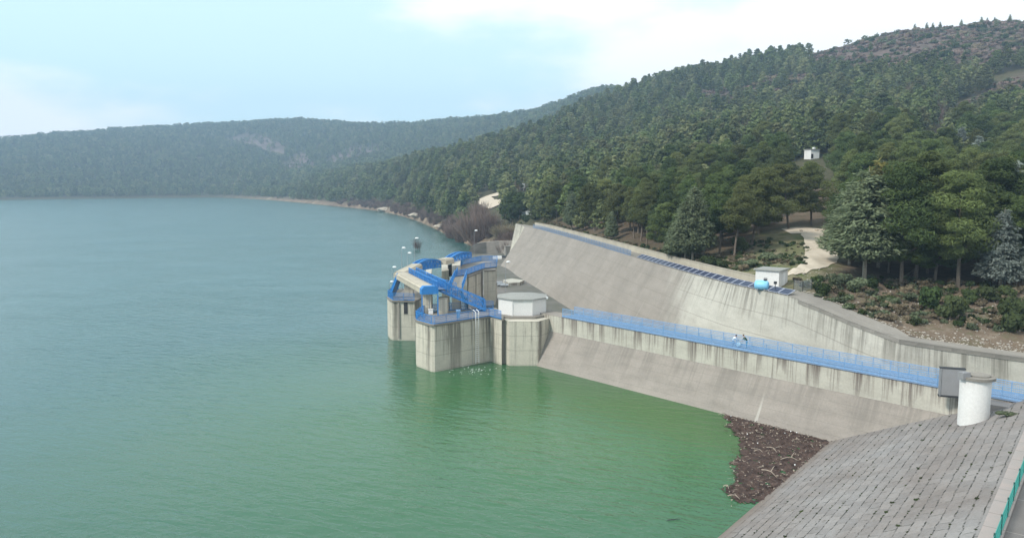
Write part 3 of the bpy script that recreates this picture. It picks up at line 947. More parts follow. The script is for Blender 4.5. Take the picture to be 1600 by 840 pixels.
# grey cabinet hung on the wall next to the white tower
pc = D(1487, 595, 78.0)
ang = math.atan2(o_dir.y, o_dir.x)
root = empty('metal_cabinet', P(1487, 613, 6.9), 'tall flat grey sheet metal cabinet on the wall edge beside the white round tower', 'cabinet')
root.location = (pc.x, pc.y, 7.4)
cabH = 2.75
rz = R_(-18)
mb = MB(); mb.box((pc.x, pc.y, 7.5), (2.25, 0.55, cabH), rz)
mb.build('housing', M['panel_grey'], root)
mb = MB(); mb.box((pc.x, pc.y, 7.5 + cabH), (2.37, 0.67, 0.06), rz); mb.build('lid', M['dark'], root)
mb = MB(); mb.box((pc.x, pc.y, 7.30), (2.3, 0.6, 0.2), rz); mb.build('base', M['dark'], root)
mb = MB()
cr, sr = math.cos(rz), math.sin(rz)
for dx in (-1.05, 1.05):
    mb.box((pc.x + dx * cr + 0.33 * sr, pc.y + dx * sr - 0.33 * cr, 7.35), (0.07, 0.06, cabH + 0.1), rz)
mb.build('frame', M['steel'], root)
mb = MB()
mb.bar(Vector((pc.x, pc.y, 7.32)), Vector((pc.x, pc.y, 7.32)) + o_nrm * 3.0, 0.2, 0.12)
mb.build('bracket', M['steel'], root)

# round white tower at the crest end
TZ0, TZ1 = 6.0, 10.55
tb = P(1535, 655, 7.0); tcx, tcy = tb.x, tb.y + 1.42
root = empty('valve_tower', (tcx, tcy, 6.9), 'white round tower with grey concrete cap standing at the top of the block paved slope', 'tower')
RT = 1.32
mb = MB(); mb.prism([(tcx + RT * math.cos(2 * PI * k / 40), tcy + RT * math.sin(2 * PI * k / 40)) for k in range(40)], TZ0, TZ1)
mb.build('shaft', M['white'], root)
mb = MB(); mb.prism([(tcx + .08 + 1.58 * math.cos(2 * PI * k / 40), tcy + 1.58 * math.sin(2 * PI * k / 40)) for k in range(40)], TZ1, TZ1 + 0.26)
mb.build('cap', M['conc_slab'], root)
mb = MB(); mb.prism([(tcx + .25 + 1.0 * math.cos(2 * PI * k / 28), tcy + 1.0 * math.sin(2 * PI * k / 28)) for k in range(28)], TZ1 + 0.26, TZ1 + 0.38)
mb.build('hatch', M['conc_slab'], root)
mb = MB(); mb.box((tcx - 1.3, tcy - 0.3, TZ1 + 0.05), (0.8, 0.7, 0.62), 0.2); mb.build('vent_box', M['panel_grey'], root)

# ------------------------------------------------------------------ channel and back wall
mb = MB()
fl = [wk(-40, 2.5, 0), wk(L_out, 2.5, 0), wk(L_out, 30, 0), P(1240, 480, 1.2), P(900, 440, 1.2), P(800, 398, 1.2), P(728, 404, 1.2), P(722, 412, 1.2)]
mb.face([(p.x, p.y, 1.2) for p in (P(708, 432, 1.2), P(760, 520, 1.2), P(880, 520, 1.2), P(1250, 600, 1.2), P(1700, 700, 1.2), P(1740, 600, 1.2), P(1300, 500, 1.2), P(900, 420, 1.2), P(815, 396, 1.2), P(735, 396, 1.2))], None)
setting(mb.build('channel_floor', M['mud'], weld=False))

base_uv = [(797, 405, 1.2), (806, 415, 1.2), (828, 440, 1.2), (858, 470, 1.2)]
Bb = [P(*q) for q in base_uv]
dW = dense(BW, 1.5)
offW = offset_line(dW, 1.0)
Ltot = [0]
for a, b in zip(dW, dW[1:]): Ltot.append(Ltot[-1] + (b - a).length)
# toe line: surveyed where it shows, then a batter that eases to near vertical towards the hut
iw = [project(*p)[0] for p in dW]
def toe(i):
    u = iw[i]
    n = (offW[i] - dW[i]).normalized()
    bat = float(np.interp(u, [826, 860, 960, 1090, 1180, 1240, 1800], [9.8, 11.0, 10.0, 6.5, 2.6, 1.0, 0.8]))
    q = dW[i] - n * bat
    # the far end leans towards the lake too
    lean = float(np.interp(Ltot[i], [0, 60], [4.0, 0.0]))
    dr = (dW[1] - dW[0]).normalized()
    q = q - dr * -lean * 0.0
    return Vector((q.x, q.y, 0.0))
toes = [toe(i) for i in range(len(dW))]
toes[0] = Vector((Bb[0].x, Bb[0].y, 0.0))
bk = offset_line(dW, WALL_W)
mb = MB()
for i in range(len(dW) - 1):
    a, b, c, d = dW[i], dW[i + 1], toes[i + 1], toes[i]
    um = (iw[i] + iw[i + 1]) / 2
    mi = 0
    hb0, hb1 = (a - d).length, (b - c).length
    for q in range(4):
        f0, f1 = q / 4, (q + 1) / 4
        mb.face([a.lerp(d, f0), b.lerp(c, f0), b.lerp(c, f1), a.lerp(d, f1)], [(Ltot[i], f0 * hb0), (Ltot[i + 1], f0 * hb1), (Ltot[i + 1], f1 * hb1), (Ltot[i], f1 * hb0)], mi)
    mb.face([dW[i], dW[i + 1], bk[i + 1], bk[i]], [(Ltot[i], 0), (Ltot[i + 1], 0), (Ltot[i + 1], 4), (Ltot[i], 4)], 2)
    mb.face([bk[i], bk[i + 1], Vector((*bk[i + 1][:2], 0)), Vector((*bk[i][:2], 0))], None, 1)
wq = P(806, 349, 14.0); wq0 = Vector((wq.x - 3.0, wq.y + 1.0, 0))
mb.face([dW[0], toes[0], wq0, wq], None, 3)
mb.face([dW[0], wq, bk[0]], None, 2)
mb.face([wq, wq0, Vector((*bk[0][:2], 0)), bk[0]], None, 3)
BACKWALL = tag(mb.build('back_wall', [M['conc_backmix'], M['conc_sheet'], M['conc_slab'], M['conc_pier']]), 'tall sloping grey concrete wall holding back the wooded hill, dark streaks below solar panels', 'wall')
# slightly proud top band on the falling part, right of the hut
mb = MB()
ia = [i for i, u in enumerate(iw) if u > 1236]
for i in ia[:-1]:
    na, nb_ = (offW[i] - dW[i]).normalized(), (offW[i + 1] - dW[i + 1]).normalized()
    A = [dW[i] - na * 0.12 + Vector((0, 0, 0.06)), dW[i] + na * 1.0 + Vector((0, 0, 0.06)), dW[i] - na * 0.12 - Vector((0, 0, 0.45))]
    B = [dW[i + 1] - nb_ * 0.12 + Vector((0, 0, 0.06)), dW[i + 1] + nb_ * 1.0 + Vector((0, 0, 0.06)), dW[i + 1] - nb_ * 0.12 - Vector((0, 0, 0.45))]
    mb.face([A[0], B[0], B[1], A[1]], None, 0); mb.face([A[2], B[2], B[0], A[0]], None, 0)
    mb.face([A[2], dW[i] - Vector((0, 0, 0.45)), dW[i + 1] - Vector((0, 0, 0.45)), B[2]], None, 0)
    mb.face([A[1], B[1], dW[i + 1] + nb_ * 1.0, dW[i] + na * 1.0], None, 0)
cop = mb.build('coping', M['conc_slab'], BACKWALL)
# parapet behind the wall-top track
par = offset_line(dW, 3.5); par2 = offset_line(dW, 3.85)
mb = MB()
ip = [i for i, u in enumerate(iw) if u < 1168]
i0, i1 = ip[0], ip[-1]
PH = 1.25
for i in range(i0, i1):
    A, B, A2, B2 = par[i], par[i + 1], par2[i], par2[i + 1]
    up = Vector((0, 0, PH)); dn = Vector((0, 0, -0.3))
    l0, l1 = Ltot[i], Ltot[i + 1]
    mb.face([A + dn, B + dn, B + up, A + up], [(l0, PH), (l1, PH), (l1, 0), (l0, 0)])
    mb.face([A + up, B + up, B2 + up, A2 + up], [(l0, 0), (l1, 0), (l1, .3), (l0, .3)])
    mb.face([A2 + up, B2 + up, B2 + dn, A2 + dn], None)
for i in (i0, i1):
    mb.face([par[i] + Vector((0, 0, -.3)), par[i] + Vector((0, 0, PH)), par2[i] + Vector((0, 0, PH)), par2[i] + Vector((0, 0, -.3))], None)
tag(mb.build('parapet_wall', M['conc_beam']), 'low pale concrete parapet running along the top of the back wall under the trees', 'wall')
# blue rail on the far part of the wall top, then the row of solar panels
far_pts = [dW[i] + (offW[i] - dW[i]).normalized() * 0.15 for i, u in enumerate(iw) if 830 < u < 985]
railing('wall_railing', far_pts[::6] + [far_pts[-1]], 'blue grey railing along the far end of the back wall top', ('bluegrey', 'bluegrey'), h=1.1, bay=2.2, pick=0.3)
# solar panels
def wall_at(s, off=0.0, dzz=0.0):
    i = int(np.searchsorted(Ltot, s)) - 1
    i = min(max(i, 0), len(dW) - 2)
    f = (s - Ltot[i]) / (Ltot[i + 1] - Ltot[i])
    p = dW[i].lerp(dW[i + 1], f)
    n = (offW[i] - dW[i]).normalized()
    return p + n * off + Vector((0, 0, dzz)), (dW[i + 1] - dW[i]).normalized(), n
s_end = float(np.interp(1231, iw, Ltot)); s_beg = float(np.interp(990, iw, Ltot))
pitch = 2.15
npan = int((s_end - s_beg) / pitch)
labels_p = {}
def make_panel():
    root = empty('solar_panel', (0, 0, 0), 'dark blue solar panel', 'solar panel', 'solar panels along the back wall top')
    # local x along the wall, y across (towards the hill)
    mb = MB()
    a, b = Vector((-0.98, 0.0, 0.10)), Vector((0.98, 0.0, 0.10))
    c, d = Vector((0.98, 1.15, 0.62)), Vector((-0.98, 1.15, 0.62))
    nrm = (b - a).cross(d - a).normalized() * 0.04
    A = [a, b, c, d]
    B = [q + nrm for q in A]
    for i in range(4):
        j = (i + 1) % 4
        mb.face([A[i], A[j], B[j], B[i]], None)
    mb.face(A[::-1], None); mb.face(B, None)
    mb.build('cells', M['pv'], root)
    mb = MB()
    for p, q in ((a, b), (c, d)): mb.bar(p + nrm * 0.9, q + nrm * 0.9, 0.05, 0.06)
    for p, q in ((b, c), (d, a)): mb.bar(p + nrm * 1.1, q + nrm * 1.1, 0.07, 0.06)
    mb.build('frame', M['pvframe'], root)
    mb = MB()
    for x in (-0.8, 0.8): mb.bar(Vector((x, 1.1, -0.05)), Vector((x, 1.1, 0.58)), 0.05, 0.05); mb.bar(Vector((x, 0.02, -0.05)), Vector((x, 0.02, 0.12)), 0.05, 0.05)
    mb.build('support', M['steel'], root)
    return root
ordn = ['first', 'second', 'third', 'fourth', 'fifth', 'sixth', 'seventh', 'eighth', 'ninth', 'tenth', 'eleventh', 'twelfth', 'thirteenth', 'fourteenth', 'fifteenth',
        'sixteenth', 'seventeenth', 'eighteenth', 'nineteenth', 'twentieth']
proto = make_panel()
for k in range(npan):
    p, d, n = wall_at(s_end - pitch * (k + 0.5), 0.12, 0.0)
    o = proto if k == 0 else copy_thing(proto, p)
    o.location = p
    o.rotation_euler = (0, 0, math.atan2(d.y, d.x))
    if k == 0: lab = 'dark blue solar panel at the hut end of the row on the wall top'
    elif k == npan - 1: lab = 'dark solar panel at the far end of the row, beside the blue grey railing'
    elif k < 20: lab = f'{ordn[k]} dark solar panel counted from the white hut on the wall top'
    else: lab = f'{ordn[npan - 1 - k]} dark solar panel counted from the far railing end of the row'
    o['label'] = lab
# curved training wall at the head of the channel
cw = [P(733, 392, 2.3), P(736, 384, 4.2), P(744, 380, 5.1), P(760, 378, 5.4), P(780, 376.5, 5.8), P(803, 376, 6.3)]
mb = MB()
cwo = offset_line(cw, 0.0)
l = 0
for a, b in zip(cw, cw[1:]):
    th = Vector((0.5, 3.0, 0))
    L1 = (b - a).length
    za, zb = Vector((*a[:2], -2)), Vector((*b[:2], -2))
    mb.face([a, b, zb, za], [(l, 0), (l + L1, 0), (l + L1, 8), (l, 8)])
    mb.face([a, b, b + th, a + th], None)
    mb.face([a + th, b + th, zb + th, za + th], None)
    l += L1
mb.face([cw[0], cw[0] + Vector((0.5, 3, 0)), Vector((cw[0].x + .5, cw[0].y + 3, -2)), Vector((cw[0].x, cw[0].y, -2))], None)
mb.face([cw[-1], cw[-1] + Vector((0.5, 3, 0)), Vector((cw[-1].x + .5, cw[-1].y + 3, -2)), Vector((cw[-1].x, cw[-1].y, -2))], None)
tag(mb.build('curved_wall', M['conc_sheet']), 'low curved concrete wall closing the far end of the channel by the reeds', 'wall')
# a step block at the junction and the pale slab in the channel
mb = MB(); q = P(793, 398, 1.2); mb.box((q.x, q.y, 1.0), (2.2, 2.2, 3.6), 0.3)
tag(mb.build('concrete_block', M['conc_slab']), 'small dark concrete block where the curved wall meets the tall back wall', 'block')
mb = MB(); qa = [P(786, 437, 2.0), P(795, 442, 2.0), P(812, 441, 2.0), P(819, 437.5, 2.0), P(800, 434.5, 2.0)]
mb.prism([(q.x, q.y) for q in qa], 1.0, 2.0)
tag(mb.build('concrete_slab', M['conc_light']), 'pale flat concrete slab lying on the channel floor behind the white gatehouse', 'slab')
pipeg = []
for k, (u, v) in enumerate(((779, 444), (783, 447), (788, 448))):
    q = P(u, v, 1.2); mb = MB(); mb.tube([(q.x - 1.0, q.y, 1.6), (q.x + 1.0, q.y + .3, 1.6)], 0.4, 8, 0)
    tag(mb.build('drum', M['steel']), ['grey drum on the channel floor closest to the blue gates', 'grey drum lying between two other drums on the channel floor', 'grey drum on the channel floor closest to the pale slab'][k], 'drum', 'drums on the channel floor')
q = P(777, 404, 1.2); mb = MB(); mb.box((q.x, q.y, 1.2), (3.2, 1.6, 1.0), 0.1)
tag(mb.build('white_box', M['white_clean']), 'small white box on the channel floor by the curved wall', 'box')
for k, (u, v) in enumerate(((784, 402.5), (799, 404), (806, 409))):
    q = P(u, v, 1.2); mb = MB(); mb.tube([(q.x - 2.2, q.y, 1.6), (q.x + .3, q.y + .6, 1.7), (q.x + 2.4, q.y, 1.5)], [0.35, .45, 0.3], 6)
    tag(mb.build('dark_log', M['dark']), ['dark log beside the white box below the curved wall', 'dark log lying below the small concrete block', 'dark log lying against the foot of the tall back wall'][k], 'log', 'dark logs at the channel head')

# ------------------------------------------------------------------ intake works
def pier(name, uvs, ztop, label, zb=-4.0, slab=True, mats=None):
    poly = [P(u, v, ztop) for u, v in uvs]
    cx = sum(p.x for p in poly) / len(poly); cy = sum(p.y for p in poly) / len(poly)
    root = empty(name, (cx, cy, 0), label, 'pier')
    mb = MB(); mb.prism([(p.x, p.y) for p in poly], zb, ztop - (0.28 if slab else 0))
    mb.build('shaft', M['conc_pier'], root)
    if slab:
        mb = MB(); mb.prism([(cx + (p.x - cx) * 1.03, cy + (p.y - cy) * 1.05) for p in poly], ztop - 0.28, ztop)
        mb.build('slab', M['conc_slab'], root)
    return root, poly
ZP = 7.4
pa, polyA = pier('intake_pier', [(649, 497), (650.5, 499.5), (674, 506), (679, 506.2), (765, 493.5), (784, 498), (786, 490), (773, 481), (705, 484), (660, 489), (654, 492)], ZP,
                 'broad pale concrete pier in the lake carrying the blue stair, white ladder on its face')
pb, polyB = pier('intake_pier', [(605, 463.5), (609, 467.5), (613, 468.8), (648, 469.5), (662, 463), (660, 452), (622, 451)], ZP,
                 'lone pale concrete pier standing out in the lake, small blue rail round its top')
# slots in pier B
for (u0, u1) in ((621.5, 624), (631, 637)):
    a, b = P(u0, 469.5, ZP - 0.05), P(u1, 469.6, ZP - 0.05)
    mb = MB(); mb.prism([(a.x, a.y - 0.10), (b.x, b.y - 0.10), (b.x, b.y + 0.3), (a.x, a.y + 0.3)], 0.4 if u0 < 630 else 4.9, ZP + 0.05)
    mb.build('gate_slot', M['dark'] if u0 > 630 else M['conc_slab'], pb)
# tower with the white octagonal house
tA, tB, tC = P(796, 499, ZP), P(841, 499, ZP), P(859, 494, ZP)
tD = tC + Vector((-1.0, 8.5, 0)); tE = tA + Vector((-1.6, 9.0, 0)); tF = tA + Vector((-1.4, 3.0, 0))
root = empty('gauge_tower', ((tA.x + tB.x) / 2, tA.y + 4, 0), 'squat angular concrete tower in the water under the white octagonal house', 'tower')
mb = MB(); mb.prism([q[:2] for q in (tA, tB, tC, tD, tE, tF)], -4, 7.1); mb.build('shaft', M['conc_pier'], root)
sl0, sl1 = P(782, 498, ZP), P(798, 498, ZP)
mb = MB(); mb.prism([(sl0.x, sl0.y + 0.9), (sl1.x, sl1.y + 0.9), (sl1.x, sl1.y + 3), (sl0.x, sl0.y + 3)], -4, 6.9); mb.build('slot_wall', M['conc_slab'], root)
hc = P(816, 489, ZP + 0.2)
HR = 4.15
hcx, hcy = hc.x, hc.y + 2.2
def octo(r, rot=PI / 8, n=8): return [(hcx + r * math.cos(rot + 2 * PI * k / n), hcy + r * math.sin(rot + 2 * PI * k / n)) for k in range(n)]
mb = MB(); mb.prism(octo(5.3), 7.1, 7.45); mb.build('platform', M['conc_slab'], root)
root = empty('gatehouse', (hcx, hcy, 7.45), 'white octagonal gatehouse with a flat grey roof on the squat concrete tower', 'building')
HH = 2.55
mb = MB(); mb.prism(octo(HR), 7.45, 7.45 + HH); mb.build('wall', M['white'], root)
mb = MB()
ro = octo(HR + 0.28); ap = (hcx, hcy, 7.45 + HH + 0.75)
mb.prism(ro, 7.45 + HH, 7.45 + HH + 0.16)
for i in range(8):
    a, b = ro[i], ro[(i + 1) % 8]
    mb.face([(*a, 7.45 + HH + .163), (*b, 7.45 + HH + .163), ap], None)
mb.build('roof', M['roofgrey'], root)
mb = MB()
for k in range(8):
    x, y = octo(HR + 0.03)[k]
    mb.box((x, y, 7.45), (0.10, 0.10, HH - 0.02), PI / 8 + k * PI / 4)
mb.build('corner_trim', M['white'], root)
x, y = octo(HR + 0.2)[7]
mb = MB(); mb.box((x, y, 7.45 + HH - 0.1), (0.35, 0.3, 0.32), 0.3); mb.build('floodlight', M['white_clean'], root)
for k in (0, 1, 6):        # doors on the sides away from the lake, a slit window
    pts = octo(HR + 0.02)
    a, b = Vector((*pts[k], 0)), Vector((*pts[(k + 1) % 8], 0))
    c0, c1 = a.lerp(b, 0.36), a.lerp(b, 0.64)
    if k != 6:
        mb = MB(); mb.bar(Vector((c0.x, c0.y, 8.5)), Vector((c1.x, c1.y, 8.5)), 0.06, 2.0); mb.build('door', M['bluegrey'], root)

# intermediate pier facet between the near pier and the tower stays as part of the pier; inner piers behind
pd, polyD = pier('intake_pier', [(756, 421.5), (774, 420.5), (776, 411), (757, 412)], 9.3, 'tall pale inner pier by the channel under the end of the blue platform', zb=-3)
pe, polyE = pier('intake_pier', [(732, 431), (752, 423.5), (754, 413), (730, 416)], 9.3, 'inner pier with dark gate slots beside the tall pale one under the blue platform', zb=-3)
for (u0, u1) in ((740.5, 745),):
    a, b = P(u0, 427, 9.2), P(u1, 425.5, 9.2)
    mb = MB(); mb.prism([(a.x, a.y - 0.35), (b.x, b.y - 0.35), (b.x, b.y + 0.3), (a.x, a.y + 0.3)], -2, 9.1); mb.build('gate_slot', M['panel_grey'], pe)
for (u0, u1) in ((762, 765.5),):
    a, b = P(u0, 421, 9.2), P(u1, 420.8, 9.2)
    mb = MB(); mb.prism([(a.x, a.y - 0.12), (b.x, b.y - 0.12), (b.x, b.y + 0.3), (a.x, a.y + 0.3)], -2, 9.1); mb.build('gate_slot', M['panel_grey'], pd)
pf, polyF = pier('intake_pier', [(690, 424), (701, 423), (702, 412), (690, 413)], 9.6, 'slim inner pier standing between the two curved blue gates', zb=-3, slab=False)
pg, polyG = pier('intake_pier', [(706, 415), (719, 414), (720, 404), (708, 405)], 11.2, 'stout inner pier under the second curved blue gate, dark machinery beside it', zb=-3, slab=False)
ph, polyH = pier('intake_pier', [(665, 428), (674, 427), (675, 416), (666, 417)], 9.0, 'slim inner pier under the first curved blue gate next to the bent beam', zb=-3, slab=False)

# columns on the piers and the bent concrete beam
def column(u0, u1, v, z0, z1, dy, label):
    a, b = P(u0, v, z0), P(u1, v, z0)
    mb = MB(); mb.prism([(a.x, a.y), (b.x, b.y), (b.x, b.y + dy), (a.x, a.y + dy)], z0, z1)
    return tag(mb.build('concrete_column', M['conc_pier']), label, 'column')
column(659, 674, 489, ZP, 11.2, 2.4, 'square concrete column on the broad pier under the blue capped beam end')
column(684, 699, 490, ZP, 9.9, 2.2, 'short pale concrete block column on the broad pier beneath the blue stair')
column(632, 645, 462, ZP, 11.0, 2.4, 'concrete column on the lone lake pier under the bend of the beam')
def beam(u0, v0, u1, v1, z, w, h, label, m='conc_beam'):
    a, b = P(u0, v0, z), P(u1, v1, z)
    a, b = Vector((a.x, a.y, z)), Vector((b.x, b.y, z))
    d = (b - a).normalized(); s = Vector((-d.y, d.x, 0)) * w / 2
    if s.y < 0: s = -s
    # chamfered box girder
    sec = [(-1, -h), (1, -h), (1, -0.35), (0.72, 0), (-0.72, 0), (-1, -0.35)]
    A = [a + s * q + Vector((0, 0, r)) for q, r in sec]
    B = [b + s * q + Vector((0, 0, r)) for q, r in sec]
    mb = MB(); L = (b - a).length
    for i in range(6):
        j = (i + 1) % 6
        mb.face([A[i], A[j], B[j], B[i]], [(0, 0), (0, 1), (L, 1), (L, 0)])
    mb.face(A[::-1], None); mb.face(B, None)
    return tag(mb.build('concrete_beam', M[m]), label, 'beam'), a, b, s
bm1, q1, q2, bs1 = beam(670, 447, 627, 424.5, 12.2, 2.5, 1.15, 'long bent beige concrete beam from the blue end cap to the lone lake pier')
bm2, q2b, q3, bs2 = beam(625, 424, 650.5, 411.5, 12.21, 2.5, 1.15, 'short beige concrete beam running back from the lone pier to the first blue gate')
bm3, r1, r2, bs3 = beam(689, 404.5, 702, 402, 12.4, 2.4, 1.2, 'stub of beige concrete beam between the two curved blue gates')
# blue end cap of the beam
mb = MB()
d = (q2 - q1).normalized(); s = bs1.normalized()
c0 = q1 - d * 0.9
sec = [(-1.38, -1.2), (1.38, -1.2), (1.38, -0.32), (0.95, 0.1), (-0.95, 0.1), (-1.38, -0.32)]
A = [q1 + s * a_ + Vector((0, 0, z_)) + d * 0.5 for a_, z_ in sec]; B = [q1 + s * a_ + Vector((0, 0, z_)) - d * 0.8 for a_, z_ in sec]
for i in range(1, 6):
    j = (i + 1) % 6
    mb.face([A[i], A[j], B[j], B[i]], None)
mb.face(B, None)
for a_ in (-1.3, 1.3): mb.bar(q1 + s * a_ - d * .7 + Vector((0, 0, -1.3)), q1 + s * a_ - d * .7 + Vector((0, 0, ZP - 12.2)), .16, .16, up=d)
tag(mb.build('beam_hood', M['blue']), 'bright blue steel hood capping the near end of the long beige beam', 'hood')

# curved blue gates
def arch(a, b, rise, w, depth_, label):
    a, b = Vector(a), Vector(b)
    d = (b - a); L = d.length; d.normalize()
    s = Vector((-d.y, d.x, 0)).normalized()
    if s.y < 0: s = -s
    root = empty('arched_gate', a, label, 'gate')
    N = 14
    top = [a.lerp(b, i / N) + Vector((0, 0, rise * (1 - (2 * i / N - 1) ** 2))) for i in range(N + 1)]
    mb = MB()
    for off in (0.12, w - 0.12):
        for p, q in zip(top, top[1:]): mb.bar(p + s * off, q + s * off, 0.3, 0.34)
    for p in top: mb.bar(p + s * .1, p + s * (w - .1), 0.16, 0.16)
    mb.build('arch_ribs', M['blue'], root)
    mb = MB()
    bot = [a.lerp(b, i / N) + Vector((0, 0, -depth_)) for i in range(N + 1)]
    for off in (0.05, w - 0.05):
        for i in range(N + 1):
            mb.bar(top[i] + s * off - Vector((0, 0, .2)), bot[i] + s * off, 0.14, 0.14)
            if i < N:
                mb.bar(bot[i] + s * off, bot[i + 1] + s * off, 0.2, 0.26)
                mb.bar((top[i] if i % 2 else bot[i]) + s * off, (bot[i + 1] if i % 2 else top[i + 1]) + s * off, 0.12, 0.12)
    mb.build('truss', M['blue'], root)
    mb = MB()
    for i in range(N): mb.face([bot[i], bot[i + 1], bot[i + 1] + s * w, bot[i] + s * w], None)
    mb.build('deck', M['bluegrey'], root)
    return root
arch(D(652, 414, q3.y), D(689, 408.5, r1.y), 0.75, 1.5, 1.1, 'curved blue steel gate bridge between the bent beam and the concrete stub')
arch(D(703, 405, r2.y), D(737, 395, 186), 0.7, 1.5, 0.9, 'curved blue steel gate bridge farthest out, next to the tall lamp mast')
# dark hoist between the gates
for k, (u, v, z) in enumerate(((703.5, 431, 8.0), (697, 409, 11.0))):
    q = P(u, v, z); mb = MB(); mb.box((q.x, q.y, z), (0.95, 1.2, 2.5 if k == 0 else 0.9), 0.2)
    mb.tube([(q.x, q.y - .7, z + 0.4), (q.x + .8, q.y - .7, z + .6)], 0.2, 8)
    tag(mb.build('gate_hoist', M['dark']), ['tall dark gate hoist at the end of the small grey footbridge', 'small dark gate hoist under the stub of beige beam'][k], 'hoist')

# blue truss stair from the beam down to the broad pier and the small grey footbridge
def truss_bridge(name, a, b, w, h, label, cat, deckm='bluegrey', n=9, steps=False):
    a, b = Vector(a), Vector(b)
    d = (b - a).normalized(); s = Vector((-d.y, d.x, 0)).normalized()
    if s.y < 0: s = -s
    up = Vector((0, 0, 1))
    root = empty(name, a, label, cat)
    mb = MB()
    mb.face([a, b, b + s * w, a + s * w], None); mb.face([a - up * .12, a + s * w - up * .12, b + s * w - up * .12, b - up * .12], None)
    mb.face([a, a - up * .12, b - up * .12, b], None)
    mb.build('deck', M[deckm], root)
    if steps:
        mb = MB()
        ns = 20
        for k in range(ns):
            p = a.lerp(b, (k + .5) / ns); mb.bar(p + up * .1 + s * .1, p + up * .1 + s * (w - .1), 0.28, 0.05)
        mb.build('steps', M['blue'], root)
    for off in (0.0, w):
        mb = MB()
        for zz, t_ in ((0.0, .2), (h * .5, .07), (h, .13)):
            mb.bar(a + s * off + up * zz, b + s * off + up * zz, t_ * .7, t_)
        for k in range(n + 1):
            p = a.lerp(b, k / n) + s * off
            mb.bar(p, p + up * h, 0.09, 0.09, up=d)
            if k < n:
                q = a.lerp(b, (k + 1) / n) + s * off
                mb.bar(p if k % 2 else p + up * h, q + up * h if k % 2 else q, 0.07, 0.07)
                for e in range(1, 6):
                    g_ = p.lerp(q, e / 6)
                    mb.bar(g_, g_ + up * h, 0.035, 0.035, up=d)
        mb.build('side_truss', M['blue'], root)
    return root
sa, sb = P(680, 452, 11.3), P(759, 485, 7.6)
truss_bridge('truss_stair', sa, sb, 2.0, 1.7, 'bright blue trussed stair dropping from the beam end to the broad pier deck', 'stair', 'bluegrey', 9, True)
truss_bridge('footbridge', P(701, 453, 9.6), P(711, 431, 9.5), 2.4, 1.2, 'small grey decked footbridge with blue sides between the stair and the inner piers', 'footbridge', 'conc_slab', 8)
truss_bridge('beam_walkway', q1 + bs1 * 1.15 - Vector((0, 0, .6)), q2 + bs1 * 1.15 - Vector((0, 0, .6)), 1.4, 1.3, 'blue steel catwalk along the back of the long beige beam', 'catwalk', 'bluegrey', 12)
root = empty('gate_deck', P(655, 437, 9.4), 'narrow blue railed deck across the gate bay below the long beam', 'deck')
ga, gb = P(654, 437, 9.4), P(703, 452, 9.5)
gs = Vector((-(gb - ga).y, (gb - ga).x, 0)).normalized()
if gs.y < 0: gs = -gs
mb = MB(); mb.prism([q_[:2] for q_ in (ga, gb, gb + gs * 1.3, ga + gs * 1.3)], 9.28, 9.42); mb.build('deck', M['bluegrey'], root)
for off_ in (0.05, 1.25): railing('railing', [ga + gs * off_ + Vector((0, 0, .03)), gb + gs * off_ + Vector((0, 0, .03))], None, ('blue', 'blue'), h=1.1, bay=2.0, pick=.5, rails=4, parent=root, rail_r=.03, pick_r=.012)
# blue platform above the inner piers
zpl = 9.32
plat = [P(u, v, zpl) for u, v in ((712, 434), (731, 430), (757, 420.5), (776, 418.5), (777, 409), (752, 409), (722, 415))]
root = empty('inner_platform', plat[0], 'flat blue edged platform on the inner piers beside the channel', 'platform')
mb = MB(); mb.prism([(p.x, p.y) for p in plat], zpl + 0.003, zpl + 0.25); mb.build('deck', M['conc_slab'], root)
railing('railing', [p + Vector((0, 0, .25)) for p in plat], None, ('blue', 'blue'), h=1.2, bay=2.2, pick=0.2, rails=5, closed=True, parent=root, rail_r=0.035, pick_r=0.02)
# railings round the pier tops
cA = sum((p for p in polyA), Vector()) / len(polyA)
railing('pier_railing', [cA.lerp(p, 0.985) for p in (polyA[0], polyA[1], polyA[2], polyA[3], polyA[4], polyA[5])], 'blue railing round the front edge of the broad pier', ('blue', 'blue'), h=1.25, bay=2.0, pick=0.2, rails=5, rail_r=0.03, pick_r=0.014)
railing('pier_railing', [cA.lerp(p, 0.96) for p in (polyA[0], polyA[10], polyA[9], polyA[8], polyA[7])], 'blue railing along the back edge of the broad pier', ('blue', 'blue'), h=1.25, bay=2.2, pick=0.2, rails=5)
cB = sum((p for p in polyB), Vector()) / len(polyB)
railing('pier_railing', [cB.lerp(p, 0.95) for p in (polyB[6], polyB[0], polyB[2], polyB[3])], 'small blue railing round the top of the lone lake pier', ('blue', 'blue'), h=1.25, bay=1.8, pick=0.2, rails=5, rail_r=0.03, pick_r=0.014)
truss_bridge('access_ladder', P(610, 462, ZP + .3), P(621, 434, 11.3), 0.9, 0.9, 'blue trussed access ladder rising from the lone lake pier to the bend of the beam', 'ladder', 'bluegrey', 7)
